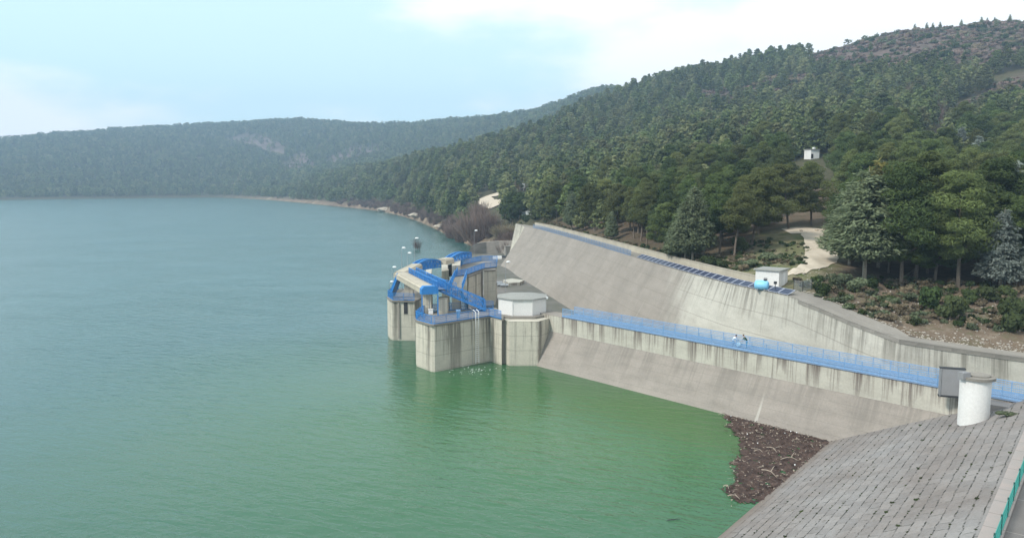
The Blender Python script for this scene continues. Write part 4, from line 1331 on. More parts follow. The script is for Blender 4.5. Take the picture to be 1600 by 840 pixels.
# ladder on the broad pier
la = polyA[3].lerp(polyA[4], 0.73); fd = (polyA[4] - polyA[3]).normalized(); fn = Vector((fd.y, -fd.x, 0))
if fn.y > 0: fn = -fn
root = empty('ladder', (la.x, la.y, 0.3), 'white steel ladder down the lake face of the broad pier', 'ladder')
lp = la + fn * 0.45
for sgn in (-0.32, 0.32):
    mb = MB()
    q = lp + fd * sgn
    mb.tube([(q.x, q.y, 0.2), (q.x, q.y, 8.5), (q.x - fn.x * 0.6, q.y - fn.y * .6, 8.75)], 0.06, 6); mb.build('stile', M['white_clean'], root)
mb = MB()
for k in range(24):
    z = 0.5 + k * 0.33
    mb.tube([lp + fd * -.32 + Vector((0, 0, z - lp.z)), lp + fd * .32 + Vector((0, 0, z - lp.z))], 0.03, 5)
mb.build('rungs', M['white_clean'], root)
mb = MB(); q = lp + fd * -1.0
mb.tube([(q.x, q.y, 0.2), (q.x, q.y, 9.0), (q.x - fn.x * .7, q.y - fn.y * .7, 9.1)], 0.045, 6); mb.build('riser_pipe', M['steel'], root)

# lamp posts and masts
def lamp_post(base, h, label, r=0.045, arm=0.4):
    root = empty('lamp_post', base, label, 'lamp post', 'white lamps round the intake')
    b = Vector(base)
    mb = MB(); mb.tube([b, b + Vector((0, 0, h)), b + Vector((arm * .4, 0, h + .18)), b + Vector((arm, 0, h + .2))], [r, r * .7, r * .6, r * .6], 6); mb.build('pole', M['steel'], root)
    mb = MB(); mb.ball(b + Vector((arm + .1, 0, h + .16)), 0.3, 10, 6, 0, (1.3, .8, .6)); mb.build('lamp_head', M['white_clean'], root, smooth=True)
    mb = MB(); mb.box((b.x, b.y, b.z - 0.01), (0.24, 0.24, 0.12)); mb.build('base', M['steel'], root)
    return root
def lamp_at(u, vb, zb, vt, label, **k):
    b = P(u, vb, zb); h = (vb - vt) * depth_of(b) / FPX
    lamp_post(b, h, label, **k)
lamp_at(609, 465, ZP, 441, 'short lamp post at the lake side corner of the lone pier')
lamp_at(613, 459, ZP, 418, 'tall lamp post beside the short one on the lone pier')
lamp_at(628, 452, ZP, 388, 'tallest lamp post, rising behind the bend of the beige beam')
lamp_at(637, 452, ZP, 396, 'lamp post rising where the two beige beams meet the lone pier')
lamp_at(648, 412, 12.0, 373, 'lamp post above the far end of the short beige beam')
lamp_at(741, 409, 9.5, 361, 'lamp mast beside the curved concrete wall and the farther blue gate')
lamp_at(790, 468, ZP, 410, 'slim grey lamp mast just behind the white octagonal gatehouse')
lamp_at(671, 489, ZP, 459, 'short white lamp post on the broad pier', r=0.07)
q = P(673, 490, ZP); mb = MB(); mb.box((q.x, q.y, ZP), (0.7, 0.5, 0.75), .2); mb.box((q.x, q.y, ZP + .751), (0.8, 0.6, 0.06), .2)
tag(mb.build('control_box', M['white_clean']), 'small white control box at the foot of the short lamp on the broad pier', 'box')
q = P(716, 497, ZP); mb = MB(); mb.box((q.x, q.y, ZP), (0.5, 0.4, 1.1), .1); mb.box((q.x, q.y, ZP + 1.101), (0.7, 0.55, 0.25), .1)
tag(mb.build('control_stand', M['blue_pale']), 'pale blue control stand on the broad pier deck left of the ladder', 'control stand')

# ------------------------------------------------------------------ hut, tank and small things on the wall top
hp, hd, hn = wall_at(float(np.interp(1214, iw, Ltot)), 0, 0)
hutc = P(1209, 449, 14.0) + Vector((0.3, 2.0, 0))
ha = R_(-38)
root = empty('utility_hut', hutc, 'small white flat roofed hut at the end of the solar panel row', 'hut')
hw, hl, hh = 3.4, 3.6, 2.35
mb = MB(); mb.box((hutc.x, hutc.y, 13.7), (hw, hl, hh + .3), ha); mb.build('wall', M['white'], root)
mb = MB(); mb.box((hutc.x, hutc.y, 14 + hh), (hw + .5, hl + .5, 0.16), ha); mb.build('roof', M['roofgrey'], root)
cr, sr = math.cos(ha), math.sin(ha)
def hl_(x, y, z): return (hutc.x + x * cr - y * sr, hutc.y + x * sr + y * cr, z)
mb = MB(); c = hl_(hw / 2 + .02, 0.2, 14.0); mb.box(c, (0.06, 0.9, 1.95), ha); mb.build('door', M['white_clean'], root)
mb = MB(); c = hl_(-0.2, -hl / 2 - .02, 14.9); mb.box(c, (0.5, 0.05, 0.4), ha); mb.build('window', M['panel_grey'], root)
# tank
tc = P(1190, 449, 14.4)
root = empty('water_tank', (tc.x, tc.y, 14), 'pale blue plastic water tank lying beside the white hut', 'tank')
tdv = Vector((math.cos(R_(-30)), math.sin(R_(-30)), 0))
tc = Vector((tc.x, tc.y, 14.75))
mb = MB()
prof_ = [(-0.95, .15), (-0.92, .45), (-0.8, .62), (-0.3, .68), (0.3, .68), (0.8, .62), (0.92, .45), (0.95, .15)]
mb.tube([tc + tdv * a_ for a_, r_ in prof_], [r_ for a_, r_ in prof_], 18); mb.build('body', M['tank'], root, smooth=True)
mb = MB(); mb.tube([tc + tdv * .45 + Vector((0, 0, .5)), tc + tdv * .45 + Vector((0, 0, .82))], 0.22, 12); mb.build('lid', M['dark'], root)
mb = MB()
for a_ in (-.5, .5): mb.box((tc.x + tdv.x * a_, tc.y + tdv.y * a_, 14.0), (0.2, 1.1, 0.25), R_(-30))
mb.build('cradle', M['panel_grey'], root)
q = P(1211, 456, 14.0)
mb = MB(); mb.tube([(q.x, q.y, 13.95), (q.x, q.y, 15.3)], 0.05, 6); mb.box((q.x, q.y, 15.1), (0.35, 0.25, 0.35), .2)
tag(mb.build('meter_post', M['dark']), 'small dark meter post standing in front of the white hut', 'post')
# wire fence right of the hut
root = empty('wire_fence', P(1240, 458, 14.0), 'grey wire fence with dark posts between the hut and the shrubs', 'fence')
fp = [on_ground(u, v) for u, v in ((1240, 459), (1254, 456), (1268, 452.5))]
for a, b in zip(fp, fp[1:] + [None]):
    mb = MB(); mb.tube([a - Vector((0, 0, .2)), a + Vector((0, 0, 1.5))], 0.04, 6); mb.build('post', M['dark'], root)
    if b is not None:
        mb = MB()
        for k in range(8):
            z = Vector((0, 0, 0.1 + k * 0.19)); mb.bar(a + z, b + z, 0.02, 0.025)
        for k in range(1, 14):
            g_ = a.lerp(b, k / 14); mb.bar(g_ + Vector((0, 0, .08)), g_ + Vector((0, 0, 1.45)), 0.02, 0.02, up=(b - a))
        mb.build('mesh_panel', M['steel'], root)

# gravel path from the clearing down to the hut
cl = [((1228, 362), 5.5), ((1268, 362), 6.5), ((1283, 372), 5.6), ((1283, 388), 5.0), ((1283, 404), 4.4), ((1270, 416), 3.2), ((1252, 423), 2.4), ((1232, 431), 1.8)]
cpts = [on_ground(*q) for q, w in cl]; cw_ = [w for q, w in cl]
def catmull(pts, n=8):
    out = []
    for i in range(len(pts) - 1):
        p0, p1, p2, p3 = pts[max(i - 1, 0)], pts[i], pts[i + 1], pts[min(i + 2, len(pts) - 1)]
        for k in range(n):
            s = k / n
            out.append(0.5 * ((2 * p1) + (p2 - p0) * s + (2 * p0 - 5 * p1 + 4 * p2 - p3) * s * s + (3 * p1 - p0 - 3 * p2 + p3) * s ** 3))
    out.append(pts[-1]); return out
cc = catmull([Vector((p.x, p.y, w)) for p, w in zip(cpts, cw_)])
rows = []
for i, p in enumerate(cc):
    d = (cc[min(i + 1, len(cc) - 1)] - cc[max(i - 1, 0)]); d.z = 0; d.normalize()
    s = Vector((-d.y, d.x, 0))
    r = []
    for k in range(9):
        f = (k / 8 - .5) * p.z * 1.2 * (1 + 0.15 * mnoise.noise((p.x / 2, p.y / 2, k // 8)))
        x, y = p.x + s.x * f, p.y + s.y * f
        r.append(Vector((x, y, ground_z(x, y) + 0.11)))
    rows.append(r)
mb = MB(); mb.grid(rows); setting(mb.build('gravel_path', M['gravel'], smooth=True))
# pale road bend far up the shore
rd_ = catmull([on_ground(u, v) for u, v in ((786, 304), (772, 305.5), (760, 309), (757, 314), (766, 319), (778, 322))], 8)
rows = []
for i, p in enumerate(rd_):
    d = rd_[min(i + 1, len(rd_) - 1)] - rd_[max(i - 1, 0)]; d.z = 0; d.normalize()
    s_ = Vector((-d.y, d.x, 0))
    r = []
    for k in range(7):
        f = (k / 6 - .5) * (9.0 + 2 * mnoise.noise((p.x / 5, p.y / 5, 0)))
        x, y = p.x + s_.x * f, p.y + s_.y * f
        r.append(Vector((x, y, ground_z(x, y) + 0.5)))
    rows.append(r)
mb = MB(); mb.grid(rows); setting(mb.build('hill_road', M['gravel'], smooth=True))
# small white building in the wood, white sign by the far end
bp = on_ground(1268, 248)
dpx = depth_of(bp) / FPX
root = empty('small_house', bp, 'tiny white house half hidden among pines on the hillside', 'house')
mb = MB(); mb.box((bp.x, bp.y, bp.z - 1), (15 * dpx, 4.0, 13 * dpx + 1.0), .25); mb.build('wall', M['white_clean'], root)
zt = bp.z + 13 * dpx
mb = MB(); mb.box((bp.x, bp.y, zt), (16.5 * dpx, 4.5, 0.35), .25); mb.build('roof', M['roofgrey'], root)
mb = MB(); mb.box((bp.x - 3 * dpx, bp.y - 2.0, bp.z), (4 * dpx, 0.5, 7 * dpx), .25); mb.build('door', M['dark'], root)
mb = MB(); mb.box((bp.x + 3 * dpx, bp.y, zt + .352), (3 * dpx, 0.8, 3.0 * dpx), .25); mb.build('chimney', M['white_clean'], root)
bp2 = on_ground(818, 298)
mb = MB(); h2 = 12 * depth_of(bp2) / FPX
mb.tube([bp2, bp2 + Vector((0, 0, h2))], 0.12, 6); mb.box((bp2.x, bp2.y - 0.2, bp2.z + h2 * .35), (1.6, 0.14, h2 * .6), .3)
HOUSE_PT, SIGN_PT = bp, bp2
ROAD_PT, ROAD_PT2 = on_ground(766, 316), on_ground(756, 322)
tag(mb.build('white_board', M['white_clean']), 'white board on a post among pines above the far end of the back wall', 'board')
# white guard stones at the far wall end
for k, (u, v) in enumerate(((819, 336), (826, 335), (833, 337))):
    q = on_ground(u, v); mb = MB(); mb.box((q.x, q.y, q.z - .2), (2.2, 0.6, 1.3), 0.3 * k); mb.box((q.x, q.y, q.z + 1.1), (2.4, .8, .18), .3 * k)
    tag(mb.build('guard_stone', M['white_clean']), ['white guard stone on the track at the far wall end, nearest the lake', 'white guard stone between two others on the far track', 'white guard stone at the far wall end, nearest the wood'][k], 'guard stone', 'guard stones on the far track')

# ------------------------------------------------------------------ people on the walkway
def person(root_loc, joints, bones, mats_by, label, head, face_dir, hair):
    """one skinned body grown along a skeleton of joints (name -> (pos, radius))."""
    names = list(joints)
    me = bpy.data.meshes.new('person')
    me.from_pydata([joints[n][0] for n in names], [(names.index(a), names.index(b)) for a, b in bones], [])
    o = bpy.data.objects.new('person', me)
    COL.objects.link(o)
    sk = o.modifiers.new('skin', 'SKIN'); sk.use_smooth_shade = True
    for i, n in enumerate(names):
        sv = me.skin_vertices[0].data[i]
        r = joints[n][1]; sv.radius = r if isinstance(r, tuple) else (r, r)
        sv.use_root = (n == 'pelvis')
    sb_ = o.modifiers.new('sub', 'SUBSURF'); sb_.levels = 2; sb_.render_levels = 2
    dg = bpy.context.evaluated_depsgraph_get()
    me2 = bpy.data.meshes.new_from_object(o.evaluated_get(dg))
    o.modifiers.clear(); o.data = me2
    me2.materials.clear()
    keys_ = []
    for m in mats_by.values():
        if m not in keys_: keys_.append(m)
    for m in keys_: me2.materials.append(M[m])
    jp = [(Vector(joints[n][0]), keys_.index(mats_by[n])) for n in names]
    for pl in me2.polygons:
        c = pl.center
        pl.material_index = min(jp, key=lambda q: (q[0] - c).length)[1]
        pl.use_smooth = True
    o.location = root_loc
    tag(o, label, 'person')
    # head with face
    hp_, hr = Vector(head[0]), head[1]
    f = Vector(face_dir).normalized()
    side = f.cross(Vector((0, 0, 1))).normalized()
    upv = side.cross(f)
    mb = MB()
    mb.ball(hp_, hr, 14, 10, 0, (0.85, 0.95, 1.15))
    mb.ball(hp_ + f * hr * 0.95 - upv * hr * .1, hr * .17, 6, 4)
    for sg in (-1, 1):
        mb.ball(hp_ + side * sg * hr * .88, hr * .2, 6, 4)
        mb.ball(hp_ + f * hr * .86 + side * sg * hr * .33 + upv * hr * .12, hr * .1, 6, 4, 1)
    mb.bar(hp_ + f * hr * .88 - upv * hr * .5 - side * hr * .25, hp_ + f * hr * .88 - upv * hr * .5 + side * hr * .25, hr * .1, hr * .08)
    hm = mb.mesh('head', [M['skin'], M['hair']], smooth=True)
    ho = bpy.data.objects.new('head', hm); COL.objects.link(ho); ho.parent = o
    mb = MB(); mb.ball(hp_ - f * hr * .22 + upv * hr * .2, hr * 1.08, 12, 8, 0, (.88, .95, 1.05))
    h2 = bpy.data.objects.new('hair', mb.mesh('hair', M[hair], smooth=True)); COL.objects.link(h2); h2.parent = o
    # hands: palm, four unequal bent fingers and a thumb
    for hn_ in ('hand_a', 'hand_b'):
        w0 = Vector(joints[hn_][0]); el = Vector(joints[hn_.replace('hand', 'elbow')][0])
        d = (w0 - el).normalized(); sd = d.cross(Vector((0, 0.3, 1))).normalized(); n_ = d.cross(sd)
        mb = MB()
        mb.tube([w0 - d * .01, w0 + d * .04, w0 + d * .09], [0.026, .036, .034], 8)
        for i, L in enumerate((0.075, .085, .08, .062)):
            b0 = w0 + d * .085 + sd * (i - 1.5) * .019
            mb.tube([b0, b0 + d * L * .5 + n_ * .006, b0 + d * L * .85 + n_ * .03], [.0095, .009, .007], 6)
        b0 = w0 + d * .03 + sd * -.03
        mb.tube([b0, b0 + d * .035 - sd * .03, b0 + d * .07 - sd * .035 + n_ * .015], [.012, .011, .008], 6)
        ho = bpy.data.objects.new('hand', mb.mesh('hand', M['skin'], smooth=True)); COL.objects.link(ho); ho.parent = o
    return o
zdk = ZW + 0.16
def on_walk(u, off):
    # deck point at image column u, off metres in from the lake edge
    lo, hi = 0.0, L_out
    for _ in range(50):
        m_ = (lo + hi) / 2
        if project(*wk(m_, off, zdk))[0] < u: lo = m_
        else: hi = m_
    return wk(lo, off, zdk)
pp = on_walk(1166, 1.1)
# standing, bent forward at the waist to the left (towards -x), one arm reaching down
J = {'pelvis': ((0.05, 0, .93), .15), 'waist': ((0.0, 0, 1.08), .145), 'chest': ((-0.16, 0, 1.33), (.19, .15)), 'neck': ((-0.30, 0, 1.50), .07), 'skull': ((-0.36, 0, 1.58), .06),
     'shoulder_a': ((-0.22, -.2, 1.40), .075), 'elbow_a': ((-.36, -.26, 1.14), .055), 'hand_a': ((-.54, -.2, .97), .035),
     'shoulder_b': ((-0.22, .2, 1.40), .075), 'elbow_b': ((-.34, .26, 1.13), .055), 'hand_b': ((-.56, .18, 1.0), .035),
     'hip_a': ((.05, -.1, .87), .115), 'knee_a': ((.0, -.12, .48), .07), 'ankle_a': ((.06, -.12, .09), .05), 'toe_a': ((-.12, -.13, .04), .04),
     'hip_b': ((.05, .1, .87), .115), 'knee_b': ((.03, .12, .48), .07), 'ankle_b': ((.12, .12, .09), .05), 'toe_b': ((-.06, .13, .04), .04)}
BN = [('pelvis', 'waist'), ('waist', 'chest'), ('chest', 'neck'), ('neck', 'skull'), ('chest', 'shoulder_a'), ('shoulder_a', 'elbow_a'), ('elbow_a', 'hand_a'), ('chest', 'shoulder_b'), ('shoulder_b', 'elbow_b'), ('elbow_b', 'hand_b'),
      ('pelvis', 'hip_a'), ('hip_a', 'knee_a'), ('knee_a', 'ankle_a'), ('ankle_a', 'toe_a'), ('pelvis', 'hip_b'), ('hip_b', 'knee_b'), ('knee_b', 'ankle_b'), ('ankle_b', 'toe_b')]
def cloth(top, low, sleeve):
    d = {}
    for n in J:
        if n in ('waist', 'chest') or n.startswith('shoulder') or n.startswith('elbow'): d[n] = top
        elif n in ('neck', 'skull') or n.startswith('hand'): d[n] = 'skin'
        elif n.startswith('toe') or n.startswith('ankle'): d[n] = 'shoe' if n.startswith('toe') else low
        else: d[n] = low
    return d
person(pp, J, BN, cloth('cloth_green', 'cloth_blue', 1), 'person in a dark green jacket and blue trousers bending forward on the blue walkway', ((-0.42, 0, 1.66), .112), (-1, -.1, -.35), 'hair')
# crouching, white top
pq = on_walk(1145, 1.2)
J2 = dict(J)
J2.update({'pelvis': ((-.05, 0, .62), .15), 'waist': ((0.02, 0, .78), .14), 'chest': ((.18, 0, 1.02), (.19, .15)), 'neck': ((.30, 0, 1.16), .07), 'skull': ((.36, 0, 1.22), .06),
     'shoulder_a': ((.2, -.2, 1.08), .07), 'elbow_a': ((.42, -.24, .88), .05), 'hand_a': ((.62, -.18, .72), .034), 'shoulder_b': ((.2, .2, 1.08), .07), 'elbow_b': ((.42, .24, .86), .05), 'hand_b': ((.64, .15, .72), .034),
     'hip_a': ((-.02, -.1, .58), .115), 'knee_a': ((.28, -.14, .45), .07), 'ankle_a': ((-.02, -.13, .09), .05), 'toe_a': ((.15, -.14, .04), .04),
     'hip_b': ((-.02, .1, .58), .115), 'knee_b': ((.28, .14, .45), .07), 'ankle_b': ((-.02, .13, .09), .05), 'toe_b': ((.15, .14, .04), .04)})
person(pq, J2, BN, cloth('cloth_white', 'cloth_grey', 1), 'dark haired person in a white top crouching on the blue walkway', ((.42, 0, 1.30), .112), (1, -.1, -.4), 'hair')
bq = on_walk(1154, 1.1)
mb = MB(); mb.tube([bq + Vector((0, 0, .0)), bq + Vector((0, 0, .2)), bq + Vector((.03, 0, .45)), bq + Vector((.05, 0, .58))], [.27, .3, .25, .08], 12)
tag(mb.build('pale_bundle', M['bag'], smooth=True), 'pale blue bundle on the walkway deck between the two people', 'bundle')

# ------------------------------------------------------------------ floating debris in the corner
poly = [P(u, v, 0) for u, v in ((1132, 648), (1160, 640), (1310, 684), (1300, 705), (1262, 738), (1225, 766), (1195, 785), (1172, 790), (1150, 786), (1138, 774), (1136, 758), (1146, 742), (1150, 722), (1158, 705), (1152, 688), (1143, 668))]
pxy = [(p.x, p.y) for p in poly]
x0, x1 = min(p[0] for p in pxy) - 1, max(p[0] for p in pxy) + 3
y0, y1 = min(p[1] for p in pxy) - 2, max(p[1] for p in pxy) + 3
NX = 230; NY = 230
xs, ys = np.linspace(x0, x1, NX), np.linspace(y0, y1, NY)
XX, YY = np.meshgrid(xs, ys, indexing='ij')
WX = XX + np.vectorize(lambda a, b: 0.9 * mnoise.noise((a / 2.5, b / 2.5, 0)) + .5 * mnoise.noise((a * 1.2, b * 1.2, 2)) + .45 * mnoise.noise((a * 4, b * 4, 2)))(XX, YY)
WY = YY + np.vectorize(lambda a, b: 0.9 * mnoise.noise((a / 2.5, b / 2.5, 9)) + .5 * mnoise.noise((a * 1.2, b * 1.2, 7)) + .45 * mnoise.noise((a * 4, b * 4, 7)))(XX, YY)
# push the wall and slope sides under the concrete
big_ = [(p[0], p[1]) for p in pxy]
ins = in_poly(WX, WY, big_)
ZZ = np.vectorize(lambda a, b: 0.05 + 0.07 * mnoise.noise((a * 1.7, b * 1.7, 4)) + .06 * mnoise.noise((a * 5, b * 5, 1)))(XX, YY)
mb = MB()
vid = {}
vv, ff = [], []
def vget(i, j):
    if (i, j) not in vid:
        vid[(i, j)] = len(vv); vv.append((XX[i, j], YY[i, j], max(0.015, ZZ[i, j])))
    return vid[(i, j)]
for i in range(NX - 1):
    for j in range(NY - 1):
        hole = mnoise.noise((XX[i, j] * 1.2, YY[i, j] * 1.2, 12)) + .3 * mnoise.noise((XX[i, j] * 5, YY[i, j] * 5, 3)) > 0.5
        if ins[i, j] and not hole:
            ff.append((vget(i, j), vget(i + 1, j), vget(i + 1, j + 1), vget(i, j + 1)))
inside_pts = [(XX[i, j], YY[i, j]) for i in range(NX) for j in range(NY) if ins[i, j]]
me = bpy.data.meshes.new('floating_debris'); me.from_pydata(vv, [], ff)
bits = MB()
for k in range(1500):
    x, y = random.choice(inside_pts); sg_ = 1.1 if random.random() < .2 else .3; x += random.gauss(0, sg_); y += random.gauss(0, sg_)
    if random.random() < 0.9:
        a = random.uniform(0, PI); L = random.uniform(.1, .55) * (2.2 if random.random() < .06 else 1)
        bits.tube([(x, y, .12), (x + L * .5 * math.cos(a), y + L * .5 * math.sin(a), .17), (x + L * math.cos(a + .3), y + L * math.sin(a + .3), .12)], random.uniform(.01, .026), 4, random.choice((0, 0, 0, 0, 0, 1)))
    elif random.random() < .72:
        bits.box((x, y, .1), (random.uniform(.08, .25), random.uniform(.06, .14), .08), random.uniform(0, 3), random.choice((0, 0, 1, 1)))
    else:
        bits.ball((x, y, .14), random.uniform(.03, .085), 6, 4, 2 if random.random() < .35 else 1)
bm2_ = bits.mesh('bits', [M['litter'], M['drift'], M['white_clean']], weld=False)
nv = len(me.vertices)
bmj = bmesh.new(); bmj.from_mesh(me); bmj.from_mesh(bm2_); 
for m in (M['litter'], M['drift'], M['white_clean']): me.materials.append(m)
bmj.to_mesh(me); bmj.free()
o = bpy.data.objects.new('floating_debris', me); COL.objects.link(o); setting(o, 'stuff')
# driftwood one can tell apart
for k, (u0, v0, u1, v1, lab) in enumerate(((1222, 716, 1246, 718, 'long pale driftwood branch floating in the brown debris by the slope'), (1190, 733, 1214, 745, 'forked pale driftwood at the lower edge of the debris'),
                                      (1130, 759, 1139, 763, 'short pale stick sticking out of the debris into open water'), (1178, 704, 1192, 706, 'short pale driftwood stick in the middle of the debris'),
                                      (1198, 698, 1214, 706, 'curved pale driftwood stick close under the wall foot'), (1137, 774, 1156, 779, 'pale stick at the bottom tip of the debris'))):
    a, b = P(u0, v0, .2), P(u1, v1, .2)
    mb = MB(); md = a.lerp(b, .55) + Vector((0, 0, .12)) + Vector((.2, .35, 0))
    mb.tube([a, a.lerp(md, .5) + Vector((0, 0, .05)), md, b], [.05, .045, .04, .015], 6)
    if k in (0, 1): mb.tube([md, md + Vector((.5, .7, .2)), md + Vector((.8, 1.2, .12))], [.045, .03, .012], 5)
    tag(mb.build('driftwood', M['drift']), lab, 'driftwood', 'driftwood in the debris')
q = P(1042, 812, 0.05); mb = MB(); mb.tube([q, q + Vector((.5, .1, .03)), q + Vector((1.3, .3, 0))], [.03, .04, .015], 5); tag(mb.build('floating_stick', M['dark']), 'small dark stick floating alone on the open green water', 'stick')
# foam flecks by the broad pier
mb = MB()
for k in range(55):
    u, v = random.gauss(738, 22), random.gauss(579, 4)
    q = P(u, v, 0)
    if q.y > P(u, 571, 0).y: continue
    mb.ball((q.x, q.y, .03), random.uniform(.03, .09), 6, 3, 0, (1.5, 1, .25))
setting(mb.build('foam', M['white_clean'], weld=False), 'stuff')

# ------------------------------------------------------------------ vegetation meshes
def quads_mesh(name, cen, nrm, size, tint, mat, elong=1.0, along=None):
    """many leaf-sized quads: centres, normals, half sizes, tint 0..1"""
    n = len(cen)
    r = rng.normal(size=(n, 3)) if along is None else along
    t1 = np.cross(nrm, r); t1 /= np.linalg.norm(t1, axis=1, keepdims=True) + 1e-9
    t2 = np.cross(nrm, t1)
    if along is not None: t1, t2 = t2, t1
    s = size[:, None]
    a, b = t1 * s * elong, t2 * s / max(1, elong ** .5)
    V = np.stack([cen - a - b * .6, cen + a * .2 - b, cen + a + b * .5, cen - a * .3 + b], 1).reshape(-1, 3)
    F = np.arange(n * 4).reshape(n, 4)
    me = bpy.data.meshes.new(name)
    me.vertices.add(n * 4); me.loops.add(n * 4); me.polygons.add(n)
    me.vertices.foreach_set('co', V.ravel().astype(np.float32))
    me.loops.foreach_set('vertex_index', F.ravel().astype(np.int32))
    me.polygons.foreach_set('loop_start', (np.arange(n) * 4).astype(np.int32))
    me.polygons.foreach_set('loop_total', np.full(n, 4, np.int32))
    at = me.attributes.new('tint', 'FLOAT', 'POINT')
    at.data.foreach_set('value', np.repeat(np.clip(tint, 0, 1), 4).astype(np.float32))
    me.materials.append(mat)
    me.update(); me.validate()
    return me

def pine_parts(seed, H=13.0, R=3.7, low=0.30, npad=36, per=80, leaf=0.27, mat='pine', flat=0.5, padr=1.25, elong=1.35, peak=.5):
    r = np.random.default_rng(seed)
    cen, nrm, tint = [], [], []
    tips = []
    lean = r.normal(size=2) * 0.35
    lob = r.uniform(0, 6.28, 3)
    for k in range(npad):
        f = (k + r.uniform(0, 1)) / npad
        h = low + (1.0 - low) * f ** 0.9
        env = (np.clip((h - low + .05) / 0.25, 0, 1) ** .6) * np.clip((1.03 - h) / 0.55, 0, 1) ** peak
        az = k * 2.399 + r.uniform(-.5, .5)
        wob = 1 + 0.22 * math.sin(az * 2 + lob[0]) + 0.15 * math.sin(az * 3 + lob[1] + h * 5)
        rad = R * env * wob * r.uniform(.55, 1.05)
        c = np.array([rad * math.cos(az) + lean[0] * h * 2, rad * math.sin(az) + lean[1] * h * 2, h * H - 0.06 * rad * 2 + r.uniform(-.3, .3)])
        tips.append(c)
        pr_ = padr * r.uniform(.7, 1.25) * (0.75 + 0.4 * env)
        d = r.normal(size=(per, 3)); d /= np.linalg.norm(d, axis=1, keepdims=True)
        q = d * (r.uniform(.35, 1.0, (per, 1)) ** .5) * np.array([pr_, pr_, pr_ * flat])
        cen.append(c + q)
        out = d * np.array([.7, .7, 1.0]) + np.array([0, 0, .45]) + r.normal(size=(per, 3)) * .45
        nrm.append(out / np.linalg.norm(out, axis=1, keepdims=True))
        tint.append(np.clip(.45 + r.normal() * .14 + r.normal(size=per) * .16, 0, 1))
    cen, nrm, tint = np.concatenate(cen), np.concatenate(nrm), np.concatenate(tint)
    me = quads_mesh('crown', cen, nrm, r.uniform(.6, 1.3, len(cen)) * leaf, tint, M[mat], elong)
    mb = MB()
    lx, ly = lean
    tr = [(lx * 2 * s * .9, ly * 2 * s * .9, H * s) for s in (-.03, .08, .25, .45, .65, .85)]
    mb.tube(tr, [.24, .2, .17, .14, .1, .04], 7)
    for c in tips[::2]:
        hb = max(low * .85, c[2] / H - .14)
        b0 = Vector((lx * 2 * hb * .9, ly * 2 * hb * .9, hb * H))
        mb.tube([b0, b0.lerp(Vector(c), .5) + Vector((0, 0, .15)), c], [.06, .045, .02], 4, cap=False)
    return me, mb.mesh('trunk', M['bark'], weld=False, smooth=True)

def cone_parts(seed, H=13.0, R=2.8, low=0.18, nspray=230, per=13, leaf=0.2, mat='cedar', droop=-0.25, power=0.8, trunks=1, layer=0):
    """conical tree of feathery sprays leaving the trunk"""
    r = np.random.default_rng(seed)
    cen, nrm, tint, al = [], [], [], []
    for k in range(nspray):
        h = low + (1 - low) * (1 - math.sqrt(1 - (k + r.uniform()) / nspray * .995))
        if layer: h = low + round((h - low) / layer) * layer + r.normal() * .008
        rad = R * max(0.03, ((1 - h) / (1 - low))) ** power * r.uniform(.75, 1.12) * (min(1, (h - low) * 9 + .55))
        az = r.uniform(0, 6.283)
        L = min(rad, .6 + .35 * R * r.uniform(.4, 1))
        dirv = np.array([math.cos(az), math.sin(az), droop + r.uniform(-.1, .35)])
        tip = np.array([rad * math.cos(az), rad * math.sin(az), h * H + droop * rad])
        s = r.uniform(0, 1, (per, 1)) ** .7
        base = tip - dirv * L * (1 - s)
        side = np.array([-math.sin(az), math.cos(az), 0])
        w = (1 - s) * .55 * L ** .7 + .14
        q = base + side * r.uniform(-1, 1, (per, 1)) * w + r.normal(size=(per, 3)) * .16
        cen.append(q)
        nn = np.array([0, 0, 1.0]) * .8 + np.array([math.cos(az), math.sin(az), 0]) * .4 + r.normal(size=(per, 3)) * .45
        nrm.append(nn / np.linalg.norm(nn, axis=1, keepdims=True))
        al.append(np.tile(dirv, (per, 1)) + r.normal(size=(per, 3)) * .25)
        tint.append(np.clip(.25 + s[:, 0] * .55 + r.normal() * .13 + r.normal(size=per) * .1, 0, 1))
    cen, nrm, tint, al = map(np.concatenate, (cen, nrm, tint, al))
    me = quads_mesh('crown', cen, nrm, r.uniform(.7, 1.3, len(cen)) * leaf, tint, M[mat], 2.0, al)
    mb = MB()
    mb.tube([(0, 0, -.4), (0.05, 0, H * .3), (0, .05, H * .7), (0, 0, H * .97)], [.2, .15, .09, .02], 7)
    return me, mb.mesh('trunk', M['bark_pale'], weld=False, smooth=True)

def bush_mesh(seed, R=1.0, H=1.2, n=420, leaf=.14, mat='shrub', name='foliage'):
    r = np.random.default_rng(seed)
    cs = []
    for k in range(7):
        a = r.uniform(0, 6.28); d = R * .6 * r.uniform() ** .5
        cs.append((d * math.cos(a), d * math.sin(a), H * r.uniform(.3, .75), R * r.uniform(.35, .6)))
    per = n // 7
    cen, nrm = [], []
    for x, y, z, q in cs:
        d = r.normal(size=(per, 3)); d /= np.linalg.norm(d, axis=1, keepdims=True)
        p = np.array([x, y, z]) + d * q * np.array([1, 1, H / R * .6]) * r.uniform(.5, 1, (per, 1)) ** .5
        p[:, 2] = np.maximum(p[:, 2], .02)
        cen.append(p); nn = d + np.array([0, 0, .4]) + r.normal(size=(per, 3)) * .5
        nrm.append(nn / np.linalg.norm(nn, axis=1, keepdims=True))
    cen, nrm = np.concatenate(cen), np.concatenate(nrm)
    return quads_mesh(name, cen, nrm, r.uniform(.6, 1.3, len(cen)) * leaf, np.clip(.45 + r.normal(size=len(cen)) * .2, 0, 1), M[mat], 1.3)

